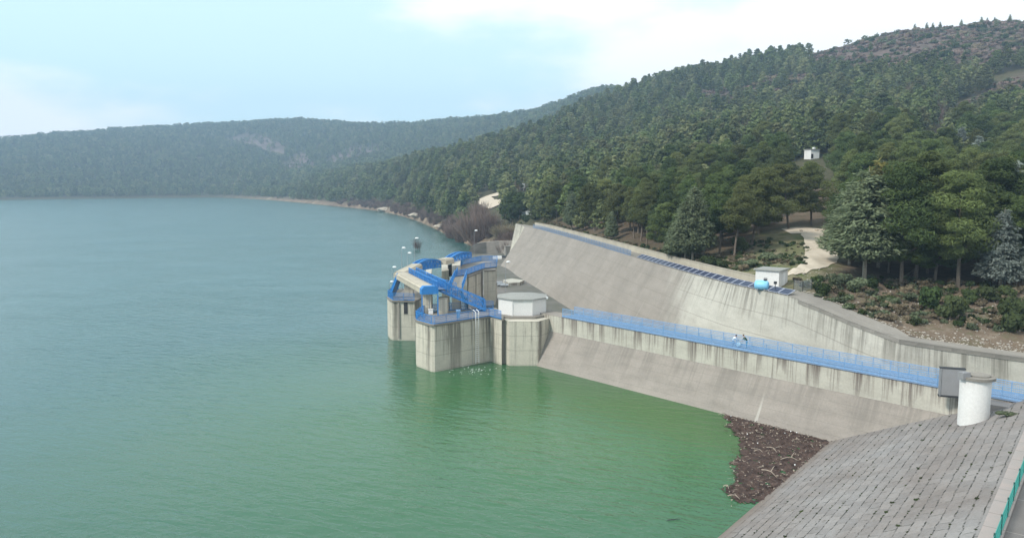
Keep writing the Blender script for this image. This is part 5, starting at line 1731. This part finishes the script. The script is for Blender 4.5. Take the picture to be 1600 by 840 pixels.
def twig_mesh(seed, R=1.5, H=3.0, n=260, w=.02, mat='twig'):
    """bare shrub or reed tuft: many thin upright blades"""
    r = np.random.default_rng(seed)
    a = r.uniform(0, 6.28, n); d = R * r.uniform(size=n) ** .5
    base = np.stack([d * np.cos(a) * .6, d * np.sin(a) * .6, r.uniform(-.1, .3 * H, n)], 1)
    L = H * r.uniform(.35, .75, n)
    dirv = np.stack([np.cos(a) * .45 * d / R, np.sin(a) * .45 * d / R, np.ones(n)], 1) + r.normal(size=(n, 3)) * .22
    dirv /= np.linalg.norm(dirv, axis=1, keepdims=True)
    side = np.cross(dirv, r.normal(size=(n, 3))); side /= np.linalg.norm(side, axis=1, keepdims=True)
    tip = base + dirv * L[:, None]
    V = np.stack([base - side * w, base + side * w, tip + side * w * .4, tip - side * w * .4], 1).reshape(-1, 3)
    me = bpy.data.meshes.new('twigs')
    me.from_pydata(V.tolist(), [], np.arange(n * 4).reshape(n, 4).tolist())
    at = me.attributes.new('tint', 'FLOAT', 'POINT')
    at.data.foreach_set('value', np.repeat(r.uniform(size=n), 4).astype(np.float32))
    me.materials.append(M[mat])
    return me

def tree_proto(name, parts, label, cat):
    root = empty(name, (0, 0, 0), label, cat)
    for nm, me in zip(('crown', 'trunk'), parts):
        o = bpy.data.objects.new(nm, me); COL.objects.link(o); o.parent = root
    return root
FREE = {}
def plant(kind, protos, loc, h, base_h, rz, label, group=None, wide=1.0):
    k = random.randrange(len(protos))
    src = protos[k]
    s = h / base_h
    if not FREE.get(src.name):
        FREE[src.name] = True
        o = src; o.location = loc; o.rotation_euler = (0, 0, rz); o.scale = (s * wide, s * wide, s)
        o['label'] = label
        if group: o['group'] = group
        return o
    return copy_thing(src, loc, rz, (s * wide, s * wide, s), label, group)

pines = [tree_proto('pine_tree', pine_parts(100 + k, H=13, R=3.6 + .25 * (k % 3), low=(.26, .34, .3, .4, .28, .36)[k], npad=(46, 42, 50, 40, 44, 48)[k], per=480, leaf=.085, padr=1.3, elong=2.8, flat=.62, peak=(.5, .7, .55, .9, .6, .8)[k]), 'pine', 'tree') for k in range(6)]
cedars = [tree_proto('cypress_tree', cone_parts(200 + k, H=13, R=3.5, low=.2, nspray=620, per=20, leaf=.115, droop=.05, power=.62), 'cypress', 'tree') for k in range(2)]
silvers = [tree_proto('spruce_tree', cone_parts(300 + k, H=13, R=3.4, low=.14, nspray=480, per=20, leaf=.12, mat='silver', droop=-.2, power=.75, layer=0), 'spruce', 'tree') for k in range(2)]
bronze = [tree_proto('cedar_tree', cone_parts(400, H=13, R=4.6, low=.2, nspray=280, per=15, mat='bronze', droop=.1, power=.55), 'cedar', 'tree')]

# trees one can tell apart along the front of the wood: (protos, u, v foot, height px, label, spread)
front = [
 (cedars, 1055, 409, 68, 'lowest of three grey green cypresses by the parapet, stem bare at the foot', 1.25),
 (cedars, 1070, 413, 102, 'middle height cypress of the grey green clump by the parapet', 1.1),
 (cedars, 1082, 412, 126, 'tallest grey green cypress of the clump by the parapet, peak pointing at the sky', 1.1),
 (pines, 1124, 399, 108, 'dark pine with a bare stem just right of the grey green cypress clump', 1.0),
 (pines, 1147, 401, 112, 'dark pine with a bare stem above the grassy bank by the hut', 1.0),
 (pines, 1105, 392, 118, 'dark pine rising behind the tallest grey green cypress', 1.0),
 (pines, 1186, 366, 92, 'dark stemmed pine at the end of the gravel clearing away from the cypresses', 1.15),
 (pines, 1232, 357, 98, 'broad pine standing behind the gravel clearing', 1.2),
 (pines, 1268, 352, 96, 'pine shading the back of the gravel clearing near the white stones', 1.1),
 (cedars, 1327, 414, 128, 'grey green cypress at the outer edge of the gravel path bend', 1.45),
 (cedars, 1350, 436, 178, 'tall grey green cypress below the gravel path bend, in front of the bronze topped cedar', 1.35),
 (bronze, 1372, 418, 172, 'bronze topped cedar rising above the grey green cypresses', 1.0),
 (pines, 1408, 448, 186, 'huge dark pine with a thick stem above the white rubble', 1.12),
 (pines, 1430, 436, 190, 'dark pine with a slender stem crossed by the fallen trunk', 1.1),
 (pines, 1460, 440, 108, 'low bright green pine in front of the big dark pines', 1.45),
 (pines, 1497, 448, 178, 'big dark pine standing on red brown soil above the widest shrub', 1.1),
 (pines, 1530, 430, 180, 'dense dark pine between the red soil and the silver grey spruce', 1.1),
 (silvers, 1562, 448, 128, 'silver grey spruce at the top of the rubble slope', 1.2),
 (silvers, 1580, 420, 175, 'tall silver spruce behind the smaller silver grey one', 1.2),
 (silvers, 1552, 405, 150, 'silver spruce whose tip shows between the big dark pines', 1.1),
 (silvers, 1500, 262, 66, 'grey spruce standing alone high on the slope below the bare track', 1.5),
 (silvers, 1526, 275, 66, 'second grey spruce high on the slope beside the pine wood edge', 1.4),
 (pines, 801, 352, 50, 'pine at the far end of the back wall, closest to the pale reeds', 1.1),
 (pines, 812, 343, 42, 'small pine just behind the far corner of the back wall', 1.2),
 (cedars, 893, 374, 68, 'narrow grey green cypress near the far end of the parapet', .8),
 (cedars, 955, 386, 52, 'small pale cypress by the parapet among dark pines', .9),
]
used_xy = []
n_pine = 0
for protos, u, v, hp_, lab, wd in front:
    g_ = on_ground(u, v)
    h = hp_ * depth_of(g_) / FPX
    plant('t', protos, (g_.x, g_.y, g_.z - .15), h, 13.0, random.uniform(0, 6.28), lab, None, wd * min(1.0, 1.0))
    used_xy.append((g_.x, g_.y, 2.6))
    if protos is pines: n_pine += 1

# ------------------------------------------------------------------ the wood
elev = (GZ + 9 - CAM_H) / GY
cmax = np.maximum.accumulate((GZ + 4.0 - CAM_H) / GY, axis=1)
def visible(x, y, ztop):
    fi = min(max((x / y - C[0]) / 0.0055, 0), nC - 1.001); i = int(round(fi))
    j = int(np.searchsorted(GY[i], y)) - 3
    return j < 1 or (ztop - CAM_H) / y > cmax[i, min(j, nR - 1)] - 0.0005
cands = []
def sow(y0, y1, c0, c1, sp):
    y = y0
    while y < y1:
        x = c0 * y
        while x < c1 * y:
            xx, yy = x + random.uniform(-.45, .45) * sp, y + random.uniform(-.45, .45) * sp
            x += sp
            c = xx / yy
            i = int(min(max((c - C[0]) / 0.0055, 0), nC - 1))
            if yy < GY[i, 0] + 2.5 or yy > GY[i, -1] - 60: continue
            z = ground_z(xx, yy)
            if z < (3.2 if yy > 900 else 6.5 + 2.5 * mnoise.noise((xx / 15, yy / 15, 0))): continue
            if c > .23 and yy < GY[i, 16] - 2.0: continue
            cands.append((xx, yy, z))
        y += sp
sow(95, 420, -.2, .80, 5.9)
sow(420, 980, -.30, .80, 7.2)
sow(980, 2350, -.80, .30, 8.6)
sow(980, 1600, .0, .5, 9.0)
cx_, cy_, cz_ = map(np.array, zip(*cands))
dd = cy_ * _cp + (CAM_H - cz_) * _sp
cu = 800 + FPX * cx_ / dd
cv = 420 - FPX * (-(CAM_H - cz_) * _cp + cy_ * _sp) / dd
keep = np.ones(len(cu), bool)
h_in = in_poly(cu, cv, HEATH); keep &= ~(h_in & (rng.uniform(size=len(cu)) > .035))
for k_, b in enumerate(BARE): keep &= ~(in_poly(cu, cv, b) & (rng.uniform(size=len(cu)) > (.3 if k_ < 4 else .38)))
keep &= ~(in_poly(cu, cv, TRACK) & (rng.uniform(size=len(cu)) > .03))
keep &= ~in_poly(cu, cv, CLEAR)
keep &= ~in_poly(cu, cv, ROADP)
clump = np.array([mnoise.noise((x / 45, y / 45, 6.0)) for x, y in zip(cx_, cy_)])
keep &= ~((clump < -.28) & (rng.uniform(size=len(cu)) > .45))
keep &= (cu > -60) & (cu < 1720)
# views towards the little house and the board stay open
for hp0, w0 in ((HOUSE_PT, 9.0), (SIGN_PT, 3.5), (ROAD_PT, 7.0), (ROAD_PT2, 5.0)):
    u0, v0 = project(*hp0)
    keep &= ~((np.abs(cu - u0) < w0 * FPX / dd) & (cy_ < hp0.y + 4) & (cv - 14.5 * FPX / dd < v0 + 1) & (cv > v0 - 6))
for (x, y, r) in used_xy:
    keep &= np.hypot(cx_ - x, cy_ - y) > r
pts = []
for i in np.nonzero(keep)[0]:
    x, y, z = cx_[i], cy_[i], cz_[i]
    big_h = 12.5 if y < 900 else 10.5
    h = big_h * (random.uniform(.5, .8) if random.random() < .22 else random.uniform(.72, 1.28))
    if h_in[i]: h = random.uniform(5, 9)
    if 1130 < cu[i] < 1250 and cv[i] < 108 and y > 600: h *= 1.2     # the tall plantation on the crest
    if y < 300 and cu[i] < 1250: h *= .92
    if not visible(x, y, z + h): continue
    pts.append((x, y, z, h, cu[i], cv[i]))
# small trees along the heath skyline
for u, vb, hp_ in ((1352, 62, 8), (1366, 59, 7), (1380, 57, 7), (1428, 49, 13), (1448, 47, 13), (1480, 44, 12), (1510, 43, 13), (1553, 39, 15), (1580, 41, 9), (1410, 62, 12), (1265, 88, 7)):
    d = None
    col_i = int(((u - 800) / FPX - C[0]) / 0.0055)
    jb = int(np.argmax((GZ[col_i] - CAM_H) / GY[col_i]))
    Y = GY[col_i, jb]; x = (u - 800) / FPX * Y
    pts.append((x, Y - 3, ground_z(x, Y - 3), (hp_ + 0) * Y / FPX, u, vb))
pts.sort(key=lambda q: -q[3] / q[1])
NEAR = 300 - n_pine
GRP = 'pines crowding the wooded hillside'
LAB = 'dark green pine among the close set pines of the hillside wood'
def zone(u, v, y):
    if y < 165 and u > 1290: return 'dark pine crowded behind the front pines above the rubble slope'
    if u < 1000 and y < 330: return 'dark pine of the wood edge behind the far half of the parapet'
    if 1000 <= u <= 1310 and y < 260: return 'dark pine in the wood around and behind the gravel clearing'
    if u > 1310: return 'green pine on the hillside above the big front pines and silver spruces'
    return LAB
for (x, y, z, h, u, v) in pts[:NEAR]:
    plant('t', pines, (x, y, z - .2), h, 13.0, random.uniform(0, 6.28), zone(u, v, y), GRP, random.uniform(.9, 1.15))
rest = pts[NEAR:]

def template(name, me):
    return bpy.data.objects.new(name, me)
def join_mesh(name, crown, trunk):
    bm = bmesh.new(); bm.from_mesh(crown); 
    n0 = len(bm.faces)
    bm.from_mesh(trunk)
    bm.faces.ensure_lookup_table()
    for f in bm.faces[n0:]: f.material_index = 1
    me = bpy.data.meshes.new(name); bm.to_mesh(me); bm.free()
    me.materials.append(crown.materials[0]); me.materials.append(trunk.materials[0])
    return me
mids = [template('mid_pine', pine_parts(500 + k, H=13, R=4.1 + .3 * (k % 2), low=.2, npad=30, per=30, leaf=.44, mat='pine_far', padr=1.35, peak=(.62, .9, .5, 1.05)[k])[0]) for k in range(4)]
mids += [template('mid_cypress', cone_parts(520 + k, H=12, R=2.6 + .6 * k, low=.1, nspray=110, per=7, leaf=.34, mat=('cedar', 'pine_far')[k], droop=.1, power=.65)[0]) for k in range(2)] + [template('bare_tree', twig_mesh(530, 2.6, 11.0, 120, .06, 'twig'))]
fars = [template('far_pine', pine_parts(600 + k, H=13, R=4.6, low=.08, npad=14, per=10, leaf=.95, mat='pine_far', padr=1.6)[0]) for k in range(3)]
def scatter(name, templates, pts_, kind='stuff'):
    """pts_: (x, y, z, scale, rz, index)"""
    me = bpy.data.meshes.new(name)
    me.from_pydata([p[:3] for p in pts_], [], [])
    a = me.attributes.new('sc', 'FLOAT', 'POINT'); a.data.foreach_set('value', np.array([p[3] for p in pts_], np.float32))
    a = me.attributes.new('rz', 'FLOAT', 'POINT'); a.data.foreach_set('value', np.array([p[4] for p in pts_], np.float32))
    a = me.attributes.new('idx', 'INT', 'POINT'); a.data.foreach_set('value', np.array([p[5] for p in pts_], np.int32))
    o = bpy.data.objects.new(name, me); COL.objects.link(o); o['kind'] = kind
    ng = bpy.data.node_groups.new(name, 'GeometryNodeTree')
    ng.interface.new_socket('Geometry', in_out='INPUT', socket_type='NodeSocketGeometry')
    ng.interface.new_socket('Geometry', in_out='OUTPUT', socket_type='NodeSocketGeometry')
    n, l = ng.nodes, ng.links
    gi, go = n.new('NodeGroupInput'), n.new('NodeGroupOutput')
    ip = n.new('GeometryNodeInstanceOnPoints')
    jn = n.new('GeometryNodeJoinGeometry')
    for t_ in reversed(templates):
        oi = n.new('GeometryNodeObjectInfo'); oi.inputs['Object'].default_value = t_; oi.inputs['As Instance'].default_value = True
        l.new(oi.outputs['Geometry'], jn.inputs[0])
    def na(nm, tp):
        q = n.new('GeometryNodeInputNamedAttribute'); q.data_type = tp; q.inputs['Name'].default_value = nm; return q.outputs['Attribute']
    ip.inputs['Pick Instance'].default_value = True
    l.new(gi.outputs[0], ip.inputs['Points']); l.new(jn.outputs[0], ip.inputs['Instance'])
    l.new(na('idx', 'INT'), ip.inputs['Instance Index'])
    cx = n.new('ShaderNodeCombineXYZ'); l.new(na('rz', 'FLOAT'), cx.inputs[2])
    l.new(cx.outputs[0], ip.inputs['Rotation']); l.new(na('sc', 'FLOAT'), ip.inputs['Scale'])
    l.new(ip.outputs[0], go.inputs[0])
    md = o.modifiers.new('scatter', 'NODES'); md.node_group = ng
    return o
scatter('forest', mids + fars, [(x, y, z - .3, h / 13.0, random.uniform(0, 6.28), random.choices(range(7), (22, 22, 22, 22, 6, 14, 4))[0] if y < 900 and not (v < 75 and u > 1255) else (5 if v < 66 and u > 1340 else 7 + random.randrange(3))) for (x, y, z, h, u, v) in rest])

# fallen trunk, shrubs on the rubble slope
a, b = on_ground(1401, 441), on_ground(1446, 419)
mb = MB(); mb.tube([a + Vector((0, 0, .15)), a.lerp(b, .5) + Vector((0, 0, .5)), b + Vector((0, 0, 1.6))], [.17, .14, .09], 7)
tag(mb.build('fallen_trunk', M['bark'], smooth=True), 'bare fallen trunk leaning across the ground under the big front pines', 'trunk')
bushes = [bush_mesh(700 + k, 1.0, 1.15, 1500, .075) for k in range(3)]
grey_b = [bush_mesh(720 + k, 1.0, 1.0, 1200, .07, 'cedar') for k in range(2)]
def shrub(u, v, wpx, hpx, label, meshes):
    g_ = on_ground(u, v); k = depth_of(g_) / FPX
    root = empty('shrub', g_, label, 'shrub')
    root.rotation_euler = (0, 0, random.uniform(0, 6.28)); root.scale = (wpx * k / 2.0, wpx * k / 2.0, hpx * k / 1.25)
    o = bpy.data.objects.new('foliage', random.choice(meshes)); COL.objects.link(o); o.parent = root
    mb = MB(); mb.tube([(0, 0, -.2), (.05, 0, .5)], [.06, .03], 5); mb.tube([(0, 0, .05), (.2, .15, .6)], [.04, .02], 5)
    me_ = mb.mesh('stem', M['bark'], weld=False); so = bpy.data.objects.new('stem', me_); COL.objects.link(so); so.parent = root
for a_ in ((1282, 462, 34, 26, 'round dark green shrub just behind the wire fence', bushes), (1312, 447, 44, 24, 'grey green shrub under the two pale cypress stems', grey_b), (1338, 455, 40, 26, 'dusty shrub on the bank below the cypresses', grey_b),
           (1362, 452, 30, 22, 'green shrub beside the white rubble below the huge pine', bushes), (1448, 486, 46, 44, 'tall dark shrub in the middle of the rubble slope', bushes), (1484, 500, 54, 42, 'widest dark shrub on the rubble slope', bushes),
           (1520, 474, 36, 24, 'low shrub between the red soil and the rubble', bushes), (1545, 470, 40, 26, 'low shrub below the silver grey spruce', bushes), (1590, 520, 66, 60, 'large dark shrub hanging over the rubble slope edge', bushes),
           (1112, 417, 46, 18, 'dark green shrub against the parapet below the bare pine stems', bushes), (822, 347, 26, 14, 'dark shrub beside the white guard stones at the far wall corner', bushes), (1136, 419, 30, 14, 'low green shrub near the parapet end', bushes), (1172, 418, 30, 16, 'small dusty shrub on the grassy bank above the hut', grey_b),
           (1205, 408, 36, 16, 'low shrub in the meadow left of the gravel path', grey_b), (1160, 392, 34, 24, 'dark shrub at the wood edge above the grassy bank', bushes), (1573, 660 - 195, 30, 20, 'small shrub below the tall silver spruce', bushes),
           (1420, 470, 26, 16, 'small grey shrub among the white stones', grey_b), (1395, 476, 24, 14, 'sparse grey tuft below the white stones', grey_b)):
    shrub(*a_)
# weeds by the white tower foot
for k, (u, v) in enumerate(((1568, 648), (1576, 644), (1585, 640))):
    pass
q = P(1572, 650, 7.6); root = empty('shrub', q, 'small weedy shrub at the foot of the white round tower', 'shrub'); root.scale = (1.1, .7, .5)
o = bpy.data.objects.new('foliage', grey_b[0]); COL.objects.link(o); o.parent = root
mb = MB(); mb.tube([(0, 0, -.6), (.05, 0, .5)], [.06, .03], 5); so = bpy.data.objects.new('stem', mb.mesh('stem', M['bark'], weld=False)); COL.objects.link(so); so.parent = root

# rubble on the slope right of the hut and by the wood
def rock_mesh(seed):
    r = random.Random(seed)
    bm = bmesh.new(); bmesh.ops.create_icosphere(bm, subdivisions=1, radius=.5)
    for v in bm.verts: v.co *= r.uniform(.7, 1.2); v.co.z *= .7
    me = bpy.data.meshes.new('rock'); bm.to_mesh(me); bm.free(); me.materials.append(M['rock']); return me
rocks = [template('rubble_stone', rock_mesh(k)) for k in range(5)]
rp = []
def sprinkle(poly, n, s0, s1):
    us, vs = [p[0] for p in poly], [p[1] for p in poly]
    k = 0
    while k < n:
        u, v = random.uniform(min(us), max(us)), random.uniform(min(vs), max(vs))
        if not bool(in_poly(u, v, poly)): continue
        g_ = on_ground(u, v); k += 1
        rp.append((g_.x, g_.y, g_.z + .03, s0 + (s1 - s0) * random.random() ** 2.5, random.uniform(0, 6), random.randrange(5)))
sprinkle([(1235, 462), (1262, 462), (1320, 490), (1330, 500), (1290, 482)], 90, .1, .4)
sprinkle([(1370, 518), (1400, 508), (1500, 528), (1600, 535), (1600, 556), (1480, 540), (1400, 528)], 330, .1, .42)
sprinkle([(1340, 455), (1420, 448), (1440, 470), (1420, 500), (1380, 510), (1330, 490)], 190, .1, .5)
sprinkle([(1420, 500), (1600, 500), (1600, 530), (1500, 528)], 110, .08, .35)
sprinkle([(1500, 455), (1600, 455), (1600, 500), (1520, 500)], 80, .1, .4)
sprinkle([(1245, 430), (1300, 415), (1330, 440), (1260, 455)], 90, .1, .35)
sprinkle([(1150, 395), (1250, 385), (1262, 410), (1180, 425)], 60, .1, .35)
scatter('rubble', rocks, rp)
# dry weeds and low scrub over the banks
tufts = [template('scrub_tuft', bush_mesh(740 + k, .5, .5, 120, .1, ('cedar', 'shrub', 'reed')[k])) for k in range(3)] + [template('heath_tuft', bush_mesh(750 + k, .5, .4, 90, .11, 'twig')) for k in range(2)]
sp_ = []
def sprinkle_t(poly, n, s0, s1, idx):
    us, vs = [p[0] for p in poly], [p[1] for p in poly]
    k = 0
    while k < n:
        u, v = random.uniform(min(us), max(us)), random.uniform(min(vs), max(vs))
        if not bool(in_poly(u, v, poly)): continue
        g_ = on_ground(u, v); k += 1
        sp_.append((g_.x, g_.y, g_.z - .05, random.uniform(s0, s1), random.uniform(0, 6), random.choice(idx)))
sprinkle_t([(1240, 440), (1330, 430), (1600, 452), (1600, 520), (1400, 505), (1300, 480)], 420, .5, 1.8, (0, 1, 2, 2))
sprinkle_t([(850, 357), (1010, 396), (1090, 415), (1170, 425), (1180, 405), (1090, 400), (960, 378), (850, 345)], 320, .6, 2.0, (1, 2, 2, 0))
sprinkle_t([(1130, 405), (1180, 372), (1262, 380), (1262, 412), (1190, 425), (1140, 425)], 160, .4, 1.4, (0, 1, 1, 2))
for k in range(9000):                     # rough scrub over the brown summit and the thin patches of the wood
    j0 = random.random()
    c = random.uniform(.05, .72); y = random.uniform(380, 860); x = c * y
    z = ground_z(x, y); u, v = project(x, y, z)
    if not (in_poly(u, v, HEATH) or in_poly(u, v, TRACK) or any(in_poly(u, v, b_) for b_ in BARE)): continue
    sp_.append((x, y, z - .2, random.uniform(2.0, 6.5) * (.6 + .8 * random.random()), random.uniform(0, 6), random.choice((0, 1, 2, 3, 3, 3, 4, 4))))
scatter('undergrowth', tufts, sp_)

# weeds rooted in the open joints of the block paved slope
wt = [template('joint_weed', bush_mesh(810 + k, .35, .22, 60, .07, 'shrub')) for k in range(2)]
wp = []
while len(wp) < 800:
    s_ = random.uniform(1.5, SC - .3); tt = random.uniform(6, wall_hit(s_) - .8)
    if mnoise.noise((tt / 4, s_ / 3, 4)) < random.uniform(-.35, .35): continue
    lu = round(s_ * math.hypot(1, GRAD) / .86) * .86 / math.hypot(1, GRAD)
    q = slope_pt(lu, tt); wp.append((q.x, q.y, q.z - .02, random.uniform(.12, .34) if random.random() < .94 else .55, random.uniform(0, 6), random.randrange(2)))
scatter('weeds', wt, wp)
# reeds and bare shrubs on the lake shore
reeds = [template('reed_tuft', twig_mesh(760 + k, 1.6, 3.2, 180, .045, 'reed')) for k in range(2)] + [template('reed_tuft', twig_mesh(770 + k, 2.4, 4.2, 220, .05, 'twig')) for k in range(2)]
rr_ = []
for k in range(1500):
    c = random.uniform(-.22, .0)
    i = int((c - C[0]) / 0.0055)
    js = [j for j in range(0, 30) if .2 < GZ[i, j] < 5]
    if not js: continue
    y = random.uniform(GY[i, js[0]], GY[i, js[-1]]); x = c * y
    if mnoise.noise((x / 18, y / 18, 0)) < -.1: continue
    rr_.append((x, y, ground_z(x, y) - .1, random.uniform(.6, 1.25), random.uniform(0, 6), random.choice((0, 1, 2, 3, 3))))
scatter('reed_vegetation', reeds, rr_)
bare = [twig_mesh(780 + k, 2.2, 4.0, 900, .03, 'twig') for k in range(3)]
def bare_shrub(u, v, wpx, hpx, label, onwater=False, mi=None, mesh=None):
    g_ = P(u, v, 0.0) if onwater else on_ground(u, v)
    k = depth_of(g_) / FPX
    root = empty('bare_shrub', g_, label, 'shrub')
    root.scale = (wpx * k / 4.4,) * 2 + (hpx * k / 4.0,)
    o = bpy.data.objects.new('twigs', mesh or random.choice(bare)); COL.objects.link(o); o.parent = root
    mb = MB(); mb.tube([(0, 0, -.5), (.1, 0, 1.2)], [.1, .05], 5); so = bpy.data.objects.new('stem', mb.mesh('stem', M['bark'], weld=False)); COL.objects.link(so); so.parent = root
bare_shrub(742, 377, 60, 54, 'largest brown bare shrub on the shore behind the curved wall')
bare_shrub(722, 379, 36, 36, 'purple brown bare shrub at the water edge left of the largest one')
bare_shrub(765, 370, 40, 42, 'brown bare shrub between the largest one and the pale reeds')
bare_shrub(708, 372, 34, 26, 'low bare shrub farthest out along the water edge')
bare_shrub(748, 350, 34, 40, 'tall thin bare tree on the bank below the pale road bend')
bare_shrub(652, 390, 18, 22, 'drowned bare bush standing alone in the open lake', True, None, twig_mesh(795, 1.9, 4.0, 170, .03, 'twig'))
rd = twig_mesh(790, 2.2, 4.0, 1200, .035, 'reed')
bare_shrub(786, 373, 38, 24, 'clump of pale dry reeds behind the curved wall', False, None, rd)
bare_shrub(796, 371, 26, 20, 'smaller clump of pale dry reeds against the back wall end', False, None, rd)
# pale rock outcrops on the shore
for k, (u, v, w, h) in enumerate(((602, 328, 24, 4), (652, 336, 26, 3), (690, 353, 24, 2.5))):
    g_ = on_ground(u, v); kk = depth_of(g_) / FPX
    bm = bmesh.new(); bmesh.ops.create_icosphere(bm, subdivisions=3, radius=1)
    for q in bm.verts:
        q.co *= 1 + .35 * mnoise.noise(q.co * 1.7 + Vector((k * 5, 0, 0))); q.co = Vector((q.co.x * w * kk / 2, q.co.y * 6, q.co.z * h * kk))
    me = bpy.data.meshes.new('rock_outcrop'); bm.to_mesh(me); bm.free(); me.materials.append(M['pale_rock'])
    o = bpy.data.objects.new('rock_outcrop', me); COL.objects.link(o); o.location = g_
    tag(o, ['pale rock outcrop on the shore farthest along the lake', 'pale rock outcrop in the middle of the brown shore', 'low pale rock outcrop on the shore closest to the bare shrubs'][k], 'rock', 'pale rocks on the shore')
# white stones at the top of the path
for k, (u, v) in enumerate(((1252, 362), (1276, 361), (1288, 360), (1294, 362))):
    g_ = on_ground(u, v); me = rock_mesh(50 + k); me.materials.clear(); me.materials.append(M['pale_rock'])
    o = bpy.data.objects.new('white_stone', me); COL.objects.link(o); o.location = g_ + Vector((0, 0, .2)); o.scale = (.9, .9, .9)
    tag(o, ['white stone alone at the back edge of the gravel clearing', 'white stone at the top of the path, left one of three', 'white stone at the top of the path, between two others', 'white stone at the top of the path, next to the cypress'][k], 'stone', 'white stones at the path top')
for sp0 in pines + cedars + silvers + bronze:
    if not FREE.get(sp0.name):
        for ch in list(sp0.children): bpy.data.objects.remove(ch)
        bpy.data.objects.remove(sp0)
print('BACKS', np.interp([1000,1085,1120], iw, Ltot), Ltot[-1])
print('TREES', len(pts), 'near', NEAR, 'rest', len(rest), 'panels', npan)
